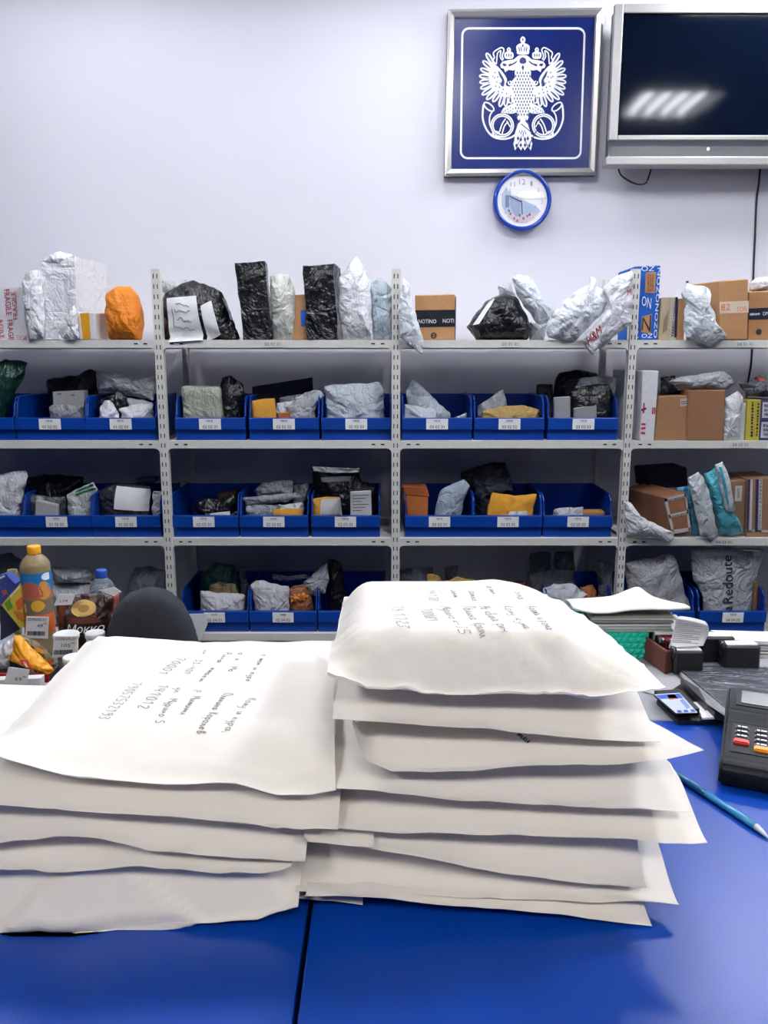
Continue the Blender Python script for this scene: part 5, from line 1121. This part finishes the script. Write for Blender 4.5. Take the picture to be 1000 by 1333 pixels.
# receipt curl
Pr = [((520, 345), (610, 352)), ((528, 300), (640, 320)), ((540, 262), (690, 300)), ((552, 215), (716, 262)), ((562, 196), (700, 224))]
Lp = spline([(520, 345), (535, 300), (548, 250), (558, 205), (575, 192)], 5); Rp = spline([(688, 335), (700, 310), (714, 275), (712, 240), (698, 218)], 5)
vs = []; m_ = 10
for j, (l, r) in enumerate(zip(Lp, Rp)):
    t = j / (len(Lp) - 1)
    for i in range(m_ + 1):
        u = i / m_; Yr = 1.40 + .02 * math.sin(t * math.pi) - .02 * u * (1 - u) * 2 + (.03 * max(0, t - .75) * 4)
        x, y = l[0] + (r[0] - l[0]) * u, l[1] + (r[1] - l[1]) * u - 14 * math.sin(u * math.pi) * t * .3
        vs.append(at(*px('c13', [(x, y)])[0], Yr))
fs = [(j * (m_ + 1) + i, j * (m_ + 1) + i + 1, (j + 1) * (m_ + 1) + i + 1, (j + 1) * (m_ + 1) + i) for j in range(len(Lp) - 1) for i in range(m_)]
o = mk('receipt', vs, fs, mat('paper', '#c9c9cb'), None, True)
md = o.modifiers.new('thickness', 'SOLIDIFY'); md.thickness = .0006; tag(o, 'curled paper receipt standing up among the stamps', 'receipt')
bv = bvh_of(o); mb = MB()
for k in range(11):
    y0 = 222 + k * 9
    seg = [drape_pt(bv, at(*px('c13', [(556 - k * 2 + i * (128 if k % 3 else 90) / 6, y0 + 8 * i / 6 + 4)])[0], 1.3), .0012) for i in range(7)]
    mb.ribbon(seg, .0012, (0, 1, 0))
tag(mb.build('receipt_print', mat('print', '#8f9096'), o), kind='stuff')
# teal tray with diamonds, papers on it
TRY = 1.463
TRm = mat('plastic', '#15b497', .35)
tq = [at(740, 822, TRY), at(848, 821, TRY), at(843, 859, TRY), at(740, 861, TRY)]
tray_ = thing('letter_tray', 'turquoise plastic letter tray with a diamond pattern', 'letter tray', (tq[3].x + .1, TRY, 1.0))
zt, zb_ = tq[0].z, 1.0005
xl_, xr_ = tq[0].x - .10, tq[1].x
MB().box((xl_, TRY, zb_), (xr_, TRY + .004, zt)).build('front_wall', TRm, tray_); MB().box((xl_, TRY + .125, zb_), (xr_, TRY + .129, zt)).build('back_wall', TRm, tray_)
MB().box((xr_ - .004, TRY, zb_), (xr_, TRY + .129, zt)).build('side_wall', TRm, tray_); MB().box((xl_, TRY, zb_), (xl_ + .004, TRY + .129, zt)).build('side_wall', TRm, tray_); MB().box((xl_, TRY, zb_), (xr_, TRY + .129, zb_ + .003)).build('floor_panel', TRm, tray_)
mb = MB(); rows = 5; hh = (zt - zb_) / rows; ww = hh * 1.15
for r_ in range(rows):
    x = xl_ + (ww / 2 if r_ % 2 else 0)
    while x < xr_ - ww:
        zc = zb_ + (r_ + .5) * hh
        mb.add([(x, TRY - .0004, zc - hh * .42), (x + ww * .8, TRY - .0004, zc - hh * .42), (x + ww * 1.05, TRY - .0004, zc + hh * .38), (x + ww * .25, TRY - .0004, zc + hh * .38), (x + ww * .52, TRY - .005, zc)], [(0, 1, 4), (1, 2, 4), (2, 3, 4), (3, 0, 4)]); x += ww * 1.02
tag(mb.build('diamond_relief', mat('plastic', '#27c9aa', .3), tray_), kind='stuff')
GP = 'papers in the pile on the turquoise tray'
rp = random.Random(9); zc = zt + .0005
cols = ['#8fa39b', '#b9b9b4', '#9aa9a0', '#cfcfca', '#a5a49c', '#77808a', '#bcbab2', '#8d9088']
zend = at(800, 803, TRY).z; hp = (zend - zc) / 8
for k in range(8):
    x0 = at(770, 805, TRY).x + rp.uniform(-.008, .008); x1 = at(880, 805, TRY).x + rp.uniform(-.008, .004); y0 = TRY + rp.uniform(-.006, .006)
    o = MB().box((x0, y0, zc), (x1, y0 + .10, zc + hp * .93), .0006).build('document_folder', mat('paper', cols[k]))
    tag(o, ['lowest pale green document bundle', 'off white document bundle second from the tray', 'grey green document bundle third from the tray', 'light document bundle in the middle, lower', 'beige grey document bundle in the middle, upper', 'dark blue grey document bundle third from the top', 'light beige document bundle second from the top', 'olive grey document bundle under the bent white envelope'][k] + ' in the paper pile', 'documents', GP); zc += hp
# bent envelope on the pile
vs = []; nn = 24; zt2 = zc + .001
fr = spline([(60, 150), (150, 172), (240, 172), (330, 160), (430, 156), (520, 156), (625, 150)], 4); bkp = spline([(20, 112), (120, 105), (240, 95), (310, 70), (375, 52), (440, 95), (560, 135)], 4)
for j in range(9):
    v = j / 8
    for (a, b), (c, d) in zip(fr, bkp):
        Yy = TRY - .01 + v * .13; p0 = at(*px('c13', [(a, b)])[0], TRY - .01); p1 = at(*px('c13', [(c, d)])[0], TRY + .12); vs.append(p0.lerp(p1, v) + Vector((0, 0, .004 * math.sin(v * math.pi))))
nn = len(fr); fs = [(j * nn + i, j * nn + i + 1, (j + 1) * nn + i + 1, (j + 1) * nn + i) for j in range(8) for i in range(nn - 1)]
o = mk('letter_envelope', vs, fs, ENV, None, True); md = o.modifiers.new('thickness', 'SOLIDIFY'); md.thickness = .003; tag(o, 'bent white envelope on top of the paper pile', 'envelope')
# white striped pad between tray and stamps, white paper stack on the right
o = slab('paper_pad', [Vector((tq[1].x + .004, TRY - .01, zt - .003)), Vector((tq[1].x + .075, TRY - .012, zt - .003)), Vector((tq[1].x + .08, TRY + .10, zt - .003)), Vector((tq[1].x + .004, TRY + .10, zt - .003))], .004, PAPER); tag(o, 'white paper pad end between turquoise tray and receipt', 'paper')
MB().box((tq[1].x + .006, TRY, 1.0005), (tq[1].x + .07, TRY + .09, zt - .0035)).build('pad_block', mat('paper', '#c9c9c9'), o)
GW = 'white papers stacked at the right edge'
rp = random.Random(4); zw = 1.0006
for k in range(9):
    sh = [-.004, .006, .0, .010, -.003, .004, .012, .0, .004][k]; hq = .0033
    o = slab('paper_ream', [Vector((.645 + sh, 1.485 + sh, zw)), Vector((1.05, 1.43 + sh, zw)), Vector((1.08, 1.51, zw)), Vector((.632 + sh, 1.545, zw))], hq * .9, mat('paper', ['#d7d7da', '#a9a9b0', '#e2e2e2'][k % 3])); zw += hq
    tag(o, ['lowest', 'second lowest', 'third lowest', 'fourth lowest', 'middle', 'fourth highest', 'third highest', 'second highest', 'topmost'][k] + ' sheaf of white papers stacked at right edge', 'papers', GW)

# ------------------------------------------------------------------ goods display at the left
disp = thing('goods_display', 'stepped display stand with a red edge strip at left', 'display stand', (-.85, 1.8, 0))
T1, T2 = .936, .865
MB().box((-1.35, 1.55, T1 - .015), (-.66, 1.60, T1)).build('lower_shelf', mat('metal', '#2c2f38'), disp)
MB().box((-1.35, 1.545, T1 - .014), (-.66, 1.55, T1 + .004)).build('edge_strip', mat('plastic', '#a8202c'), disp)
MB().box((-1.35, 1.80, T2 - .015), (-.66, 2.06, T2)).build('upper_shelf', mat('metal', '#8f949c'), disp)
MB().box((-1.35, 1.79, T2 - .012), (-.66, 1.80, T2 + .006)).build('upper_edge', mat('metal', '#9aa0a8'), disp)
for x in (-1.35, -.98): MB().box((x, 1.56, 0), (x + .018, 2.04, T2 - .015)).build('side_panel', mat('plastic', '#5a5d64'), disp)
# juice bottle
def gz(x, y, Y): return at(*px('g', [(x, y)])[0], Y)
bY = 1.86; base = gz(305, 1000, bY); topc = gz(300, 88, bY); bz = T2 + .001
R = 118 * .16 * (bY * CP + .5 * SP) / F_PX; bc = Vector((gz(308, 500, bY).x, bY, 0))
bot = thing('juice_bottle', 'plastic bottle with yellow cap and fruit label on display', 'bottle', (bc.x, bY, bz))
def hz(y): return gz(308, y, bY - R).z
MB().lathe(bc, [(R * .92, bz), (R, bz + .008), (R, hz(640)), (R * .97, hz(520)), (R, hz(295)), (R * 1.0, hz(262)), (R * .93, hz(225)), (R * .75, hz(192)), (R * .5, hz(166)), (R * .38, hz(158)), (R * .38, hz(140))], 32).build('body', glass('#c9b48c', .12, .55), bot, True)
MB().lathe(bc, [(R * .43, hz(158)), (R * .45, hz(150)), (R * .45, hz(98)), (R * .40, hz(90)), (.001, hz(89))], 24).build('cap', mat('plastic', '#f0a91d', .35), bot, True)
def sleeve(name, y0, y1, m, k=1.01, a0=0, a1=360):
    n = 40; mb = MB(); b = []
    for i in range(n + 1):
        a = math.radians(a0 + (a1 - a0) * i / n); c, s = math.cos(a), math.sin(a)
        b += [Vector((bc.x + R * k * c, bY + R * k * s, hz(y0))), Vector((bc.x + R * k * c, bY + R * k * s, hz(y1)))]
    return mk(name, b, [(2 * i, 2 * i + 1, 2 * i + 3, 2 * i + 2) for i in range(n)], m, bot, True)
sleeve('label_band', 295, 450, mat('paper', '#1c6fb0')); sleeve('label_band', 450, 515, mat('paper', '#9c6a4a')); sleeve('label_band', 515, 632, mat('paper', '#6c6152')); sleeve('label_band', 632, 800, mat('paper', '#b8622a'))
def cyl(x, y, k): # point on the bottle seen at g-crop x,y
    s = max(-.98, min(.98, (x - 310) / 118)); return Vector((bc.x + R * k * s, bY - R * k * math.sqrt(1 - s * s), hz(y)))
def cblob(name, cx_, cy_, rx, ry, hx, k, y0=None, y1=None):
    vs = [cyl(cx_, cy_, k)]; n = 24
    for j in (1, 2, 3):
        for i in range(n):
            a = 2 * math.pi * i / n; yy = cy_ + ry * j / 3 * math.sin(a)
            if y1 is not None: yy = min(yy, y1)
            vs.append(cyl(cx_ + rx * j / 3 * math.cos(a), yy, k))
    fs = [(0, 1 + i, 1 + (i + 1) % n) for i in range(n)] + [(1 + j * n + i, 1 + (j + 1) * n + i, 1 + (j + 1) * n + (i + 1) % n, 1 + j * n + (i + 1) % n) for j in (0, 1) for i in range(n)]
    mk(name, vs, fs, mat('print', hx), bot)
cblob('label_print', 395, 440, 34, 75, '#c98a3a', 1.015); cblob('label_print', 215, 450, 22, 60, '#c9a06a', 1.02); cblob('label_print', 305, 470, 88, 105, '#a85546', 1.025, None, 490); cblob('label_print', 350, 560, 48, 46, '#d9a32c', 1.02); cblob('label_print', 250, 575, 12, 40, '#c9a860', 1.02); cblob('label_print', 415, 330, 26, 30, '#dfe6ee', 1.02); cblob('label_print', 420, 690, 50, 50, '#cf5a22', 1.02)
# packets left of the bottle
def flat(name, lab, cat, q, Y, dY, m, grp=None, amp=.002, n=6): return wrapbox(name, lab, cat, px('g', q), Y, (0.002, dY, 0), m, grp, amp=amp, n=n)
o = flat('snack_box', 'yellow and green packet standing on its corner beside the bottle', 'packet', [(12, 545), (198, 335), (215, 700), (165, 742)], bY - .02, .02, mat('card', '#d8c23c'))
for q, hx in (([(40, 530), (85, 490), (110, 560), (70, 590)], '#5f9a34'), ([(130, 520), (190, 470), (200, 560), (150, 590)], '#d2642a'), ([(110, 590), (190, 600), (195, 680), (150, 660)], '#c9782c'), ([(85, 470), (160, 385), (168, 400), (95, 485)], '#eee6c4')): patch('packet_print', pq(px('g', q), bY - .02), mat('print', hx), o, (0, -.004, 0))
flat('sweets_box', 'dark navy box edge below the yellow and green packet', 'box', [(0, 552), (18, 556), (165, 745), (0, 840)], bY + .02, .02, mat('card', '#141a33'))
o = flat('blue_packet', 'blue printed packet at the left edge of the display', 'packet', [(-60, 330), (45, 292), (122, 375), (10, 560)], bY + .06, .03, mat('card', '#2b3f86'))
patch('packet_print', pq(px('g', [(15, 430), (55, 415), (70, 450), (35, 470)]), bY + .06), mat('print', '#a3564a'), o, (0, -.004, 0)); patch('packet_print', pq(px('g', [(0, 318), (40, 300), (50, 312), (2, 336)]), bY + .06), mat('print', '#cdd2da'), o, (0, -.004, 0))
pouch('yellow_bag', 'mustard yellow bag behind the blue packet', 'bag', px('g', [(60, 260), (150, 255), (155, 380), (110, 430), (70, 380)]), bY + .14, .05, mat('poly', '#7d6f35'), 120, sit=T2)
pouch('plastic_bag', 'clear grey plastic bag behind the goods at far left', 'bag', px('g', [(-40, 140), (80, 120), (185, 180), (190, 330), (100, 420), (-40, 420)]), RACK_Y + .15, .12, mat('poly', '#474b57'), 121, sit=SHELF_Z[3])
# garment packets behind bottle
pouch('garment_packet', 'lower folded pale garment packet behind the bottle', 'packet', px('g', [(400, 350), (520, 340), (690, 345), (745, 390), (735, 450), (600, 475), (410, 470)]), RACK_Y + .12, .16, mat('poly', '#a9acb0'), 122, 'folded garment packets', sit=SHELF_Z[3])
# price tags
GT = 'white price tags on the goods'
def price(lab, q, Y, num, nq, bq=None, sup=None):
    o = wrapbox('price_tag', lab, 'price tag', px('g', q), Y, (0, .0015, 0), mat('paper', '#e3e3e6'), GT, bev=0)
    print_bars('small_print', pq(px('g', [(q[0][0] + 14, q[0][1] + 8), (q[1][0] - 14, q[1][1] + 8), (q[1][0] - 16, q[1][1] + 34), (q[0][0] + 12, q[0][1] + 34)]), Y), INK_GREY, o, 2) if bq else None
    text_on('price_number', num, pq(px('g', nq), Y), INK, o)
    if sup: text_on('price_cents', '00', pq(px('g', sup), Y), INK, o)
    if bq:
        r = random.Random(len(lab)); u = 0.0; mb = MB(); Q = pq(px('g', bq), Y)
        while u < .97:
            w = r.uniform(.015, .05); mb.add([quad_map(Q, a, b) + Vector((0, -.0015, 0)) for a, b in ((u, 0), (u + w, 0), (u + w, 1), (u, 1))], [(0, 1, 2, 3)]); u += w + r.uniform(.012, .03)
        tag(mb.build('barcode', INK, o), kind='stuff')
    return o
price('price tag reading 49 hanging before the bottle', [(215, 642), (396, 645), (389, 822), (204, 815)], bY - R - .012, '49', [(304, 700), (352, 702), (350, 730), (302, 728)], [(228, 758), (372, 760), (370, 795), (226, 792)], [(357, 688), (382, 689), (381, 704), (356, 703)])
price('price tag reading 105 on the white lidded cup', [(440, 800), (632, 802), (604, 965), (424, 976)], 1.705, '105', [(503, 860), (577, 862), (573, 890), (500, 888)], [(445, 912), (600, 908), (596, 945), (440, 950)], [(583, 848), (610, 849), (608, 864), (581, 863)])
price('price tag reading 69 clipped on the red edge strip', [(70, 1052), (238, 1076), (216, 1192), (32, 1184)], 1.488, '69', [(128, 1130), (182, 1136), (176, 1164), (122, 1158)], None, [(188, 1120), (216, 1124), (213, 1140), (185, 1136)])
price('price tag reading 174 on the dark coffee pack', [(478, 458), (612, 460), (582, 545), (438, 552)], 1.775, '174', [(492, 508), (555, 500), (550, 520), (488, 528)])
o = wrapbox('price_tag', 'blank white price tag between coffee pack and chair', 'price tag', px('g', [(803, 428), (928, 403), (986, 440), (928, 476)]), 1.62, (0, .0015, 0), mat('paper', '#e3e3e6'), GT, bev=0)
# coffee pack
cY = 1.80
o = pouch('coffee_pack', 'dark brown coffee pack lettered Mokko in Cyrillic with gold oval', 'coffee pack', px('g', [(452, 552), (520, 500), (600, 465), (720, 455), (850, 452), (925, 470), (905, 640), (880, 1000), (700, 1030), (500, 1030), (480, 830)]), cY + .02, .06, mat('poly', '#2a1714', .35), 123, wr=.005, sit=T2 + .001)
bv = bvh_of(o)
drape('oval_plate', [at(*px('g', [p])[0], cY) for p in ((585, 515), (775, 505), (790, 640), (595, 640))], bv, mat('poly', '#3a1d16'), o, .001)
vs = [drape_pt(bv, at(*px('g', [(683 + 102 * math.cos(t), 572 + 62 * math.sin(t))])[0], cY), .003) for t in [k * math.pi / 12 for k in range(24)]]
mk('gold_oval', vs, [tuple(range(24))], mat('metal', '#b79a5c', .3, .6), o); mk('gold_oval', [v + (sum(vs, Vector()) / 24 - v) * .55 + Vector((0, -.001, 0)) for v in vs], [tuple(range(24))], mat('metal', '#8a6a35', .35, .5), o)
text_on('pack_lettering', 'Мокко', [at(*px('g', [p])[0], cY) for p in ((565, 690), (848, 694), (845, 762), (560, 760))], INK_WHITE, o, bvh=bv, off=(0, -.004, 0), shear=.15)
drape('red_panel', [at(*px('g', [p])[0], cY) for p in ((470, 560), (540, 540), (520, 680), (490, 700))], bv, mat('print', '#6b2a1c'), o, .002); drape('red_panel', [at(*px('g', [p])[0], cY) for p in ((600, 640), (790, 640), (840, 690), (560, 685))], bv, mat('print', '#5a2418'), o, .002)
wrapbox('red_pack', 'red brown pack right behind the coffee pack', 'packet', px('g', [(860, 462), (930, 485), (924, 620), (850, 640)]), cY + .09, (0, .04, 0), mat('card', '#7c2f22'), None)
# cups
def cup(lab, cx_, cy_, rx, Y, hgt):
    c = at(*px('g', [(cx_, cy_)])[0], Y); r = rx * .16 * (Y * CP + .65 * SP) / F_PX; t = thing('lidded_cup', lab, 'cup', (c.x, Y, c.z - hgt), 'white lidded cups')
    z0 = c.z - hgt
    MB().lathe((c.x, Y, 0), [(r * .7, z0), (r * .92, c.z - .006)], 24).build('cup_body', mat('plastic', '#c9c2b4'), t, True)
    MB().lathe((c.x, Y, 0), [(r * .96, c.z - .012), (r, c.z - .010), (r, c.z - .002), (r * .9, c.z), (r * .86, c.z - .002), (.002, c.z - .002)], 28).build('lid', mat('plastic', '#dcdfe2', .35), t, True)
cup('white lidded cup behind the 105 price tag', 538, 775, 102, 1.74, .085)
cup('white lidded cup before the coffee lettering', 772, 765, 78, 1.70, .085)
cup('white lidded cup half hidden by the envelope stack', 600, 962, 88, 1.60, .05)
# yellow snack bags
o = pouch('snack_bag', 'bright yellow snack bag with red print lying at left', 'snack bag', px('g', [(112, 790), (165, 800), (260, 895), (350, 985), (448, 1080), (405, 1114), (300, 1090), (190, 1045), (66, 982), (105, 925)]), 1.552, .04, mat('poly', '#eda31f', .45), 124, 'snack bags', wr=.006)
bv = bvh_of(o)
for q, hx in (([(215, 950), (275, 945), (310, 1020), (255, 1020)], '#c9382a'), ([(245, 960), (265, 958), (285, 1008), (266, 1012)], '#f0d9c4'), ([(325, 1035), (345, 1040), (335, 1070), (318, 1062)], '#3a2a22'), ([(355, 1050), (372, 1056), (365, 1082), (350, 1076)], '#3a2a22'), ([(400, 1080), (440, 1085), (420, 1108), (390, 1104)], '#cf4a2a')): drape('bag_print', [at(*px('g', [p])[0], 1.56) for p in q], bv, mat('print', hx), o, .0045, 6)
o = pouch('snack_bag', 'dark patterned snack bag behind the bright yellow one', 'snack bag', px('g', [(160, 782), (220, 810), (300, 850), (380, 920), (440, 1000), (470, 1060), (450, 1090), (380, 1040), (250, 920), (180, 850)]), 1.60, .03, mat('poly', '#5a4526', .45), 125, 'snack bags', wr=.006)
bv = bvh_of(o)
for q, hx in (([(185, 815), (235, 830), (255, 870), (215, 860)], '#1f5a44'), ([(290, 880), (350, 900), (370, 940), (310, 920)], '#d99a2c'), ([(330, 960), (380, 985), (400, 1020), (350, 1000)], '#c9a63a'), ([(245, 870), (280, 880), (300, 930), (265, 915)], '#3d1f3a'), ([(395, 970), (430, 1000), (440, 1030), (410, 1010)], '#a8302a')): drape('bag_print', [at(*px('g', [p])[0], 1.56) for p in q], bv, mat('print', hx), o, .0045, 6)
pouch('clear_bag', 'crinkled clear grey bag left of the yellow snack bag', 'bag', px('g', [(-40, 900), (40, 850), (110, 822), (122, 900), (110, 960), (70, 1070), (-40, 1078)]), 1.585, .04, mat('poly', '#b9bbc0', .3), 126, wr=.008)
wrapbox('navy_box', 'dark navy box under the yellow snack bag', 'box', px('g', [(75, 985), (160, 1010), (250, 1060), (80, 1066)]), 1.575, (0, .02, 0), mat('card', '#14182c'), None, bev=.001)
o = wrapbox('printed_booklet', 'white booklet with red and black print under the 69 tag', 'booklet', px('g', [(-40, 1158), (330, 1142), (330, 1235), (-40, 1235)]), 1.50, (0, .02, 0), mat('paper', '#d3d3d6'), None, bev=.001)
print_bars('cover_print', pq(px('g', [(100, 1192), (300, 1190), (300, 1212), (100, 1212)]), 1.50), mat('print', '#5a2a2a'), o, 1)
# blue-capped water bottle
wY = 1.98; wc = gz(825, 300, wY); WR = 102 * .16 * (wY * CP + .5 * SP) / F_PX
wb = thing('water_bottle', 'clear water bottle with blue cap behind the coffee pack', 'bottle', (wc.x, wY, T2 + .001))
def wz(y): return gz(825, y, wY).z
MB().lathe((wc.x, wY, 0), [(WR * .9, T2 + .001), (WR, T2 + .012), (WR, wz(430)), (WR * .96, wz(400)), (WR * .8, wz(360)), (WR * .5, wz(330)), (WR * .36, wz(320)), (WR * .36, wz(300))], 28).build('body', glass('#b9c6d6', .06, .8), wb, True)
MB().lathe((wc.x, wY, 0), [(WR * .42, wz(322)), (WR * .44, wz(315)), (WR * .44, wz(268)), (WR * .40, wz(258)), (.001, wz(257))], 22).build('cap', mat('plastic', '#1f49a8', .35), wb, True)

# ------------------------------------------------------------------ office chair
hY = 1.70
hc = at(197, 800, hY); ch = thing('office_chair', 'dark fabric office chair with rounded back behind the left envelopes', 'chair', (hc.x, hY, 0))
FAB = mat('fabric', '#23262f')
bk_ = pouch('backrest', None, None, [(139, 850), (141, 815), (150, 790), (168, 772), (195, 763), (218, 767), (237, 784), (250, 808), (258, 836), (262, 900), (250, 960), (190, 970), (145, 950)], hY, .10, FAB, 130, wr=.001, flat=.35, parent=ch)
bb = at(197, 960, hY).z
MB().tube([(hc.x - .01, hY + .07, bb + .25), (hc.x, hY + .09, bb), (hc.x, hY - .05, .43)], .02, 8).build('back_bar', mat('plastic', '#14161b'), ch, True)
MB().box((hc.x - .2, hY - .46, .43), (hc.x + .2, hY - .06, .51), .03).build('seat', FAB, ch, True)
MB().tube([(hc.x, hY - .24, .10), (hc.x, hY - .24, .43)], .025, 12).build('gas_column', mat('metal', '#2a2c31'), ch, True)
for k in range(5):
    a = 2 * math.pi * k / 5; e = Vector((hc.x + .28 * math.cos(a), hY - .24 + .28 * math.sin(a), .075))
    MB().tube([(hc.x, hY - .24, .11), e], [.025, .015], 8).build('leg', mat('plastic', '#16181d'), ch, True)
    MB().tube([e + Vector((0, -.02, -.045)), e + Vector((0, .02, -.045))], .03, 12).build('caster', mat('plastic', '#0d0e11'), ch, True)
o = wrapbox('paper_slip', 'folded white paper slips beside the chair on the lowest shelf', 'paper', px('c11', [(140, 332), (210, 330), (212, 372), (185, 440)]), RACK_Y - .012, (0, .006, 0), mat('paper', '#d8d8dc'), None, bev=.0005)
pouch('grey_bag', 'dim grey bag on the lowest shelf behind the chair', 'parcel', px('c10', [(580, 262), (600, 200), (625, 138), (700, 132), (768, 150), (772, 330), (580, 330)]), RACK_Y + .12, .10, mat('poly', '#565a63'), 131, G3, sit=SHELF_Z[3])
# white envelope behind the left stack
o = slab('letter_envelope', [atz(-60, 900, 1.0008), atz(0, 895, 1.0008), atz(60, 897, 1.0008), atz(95, 918, 1.0008), atz(60, 1010, 1.0008), atz(-150, 1010, 1.0008)], .006, ENV); tag(o, 'white envelope lying behind the left stack at the left edge', 'envelope')
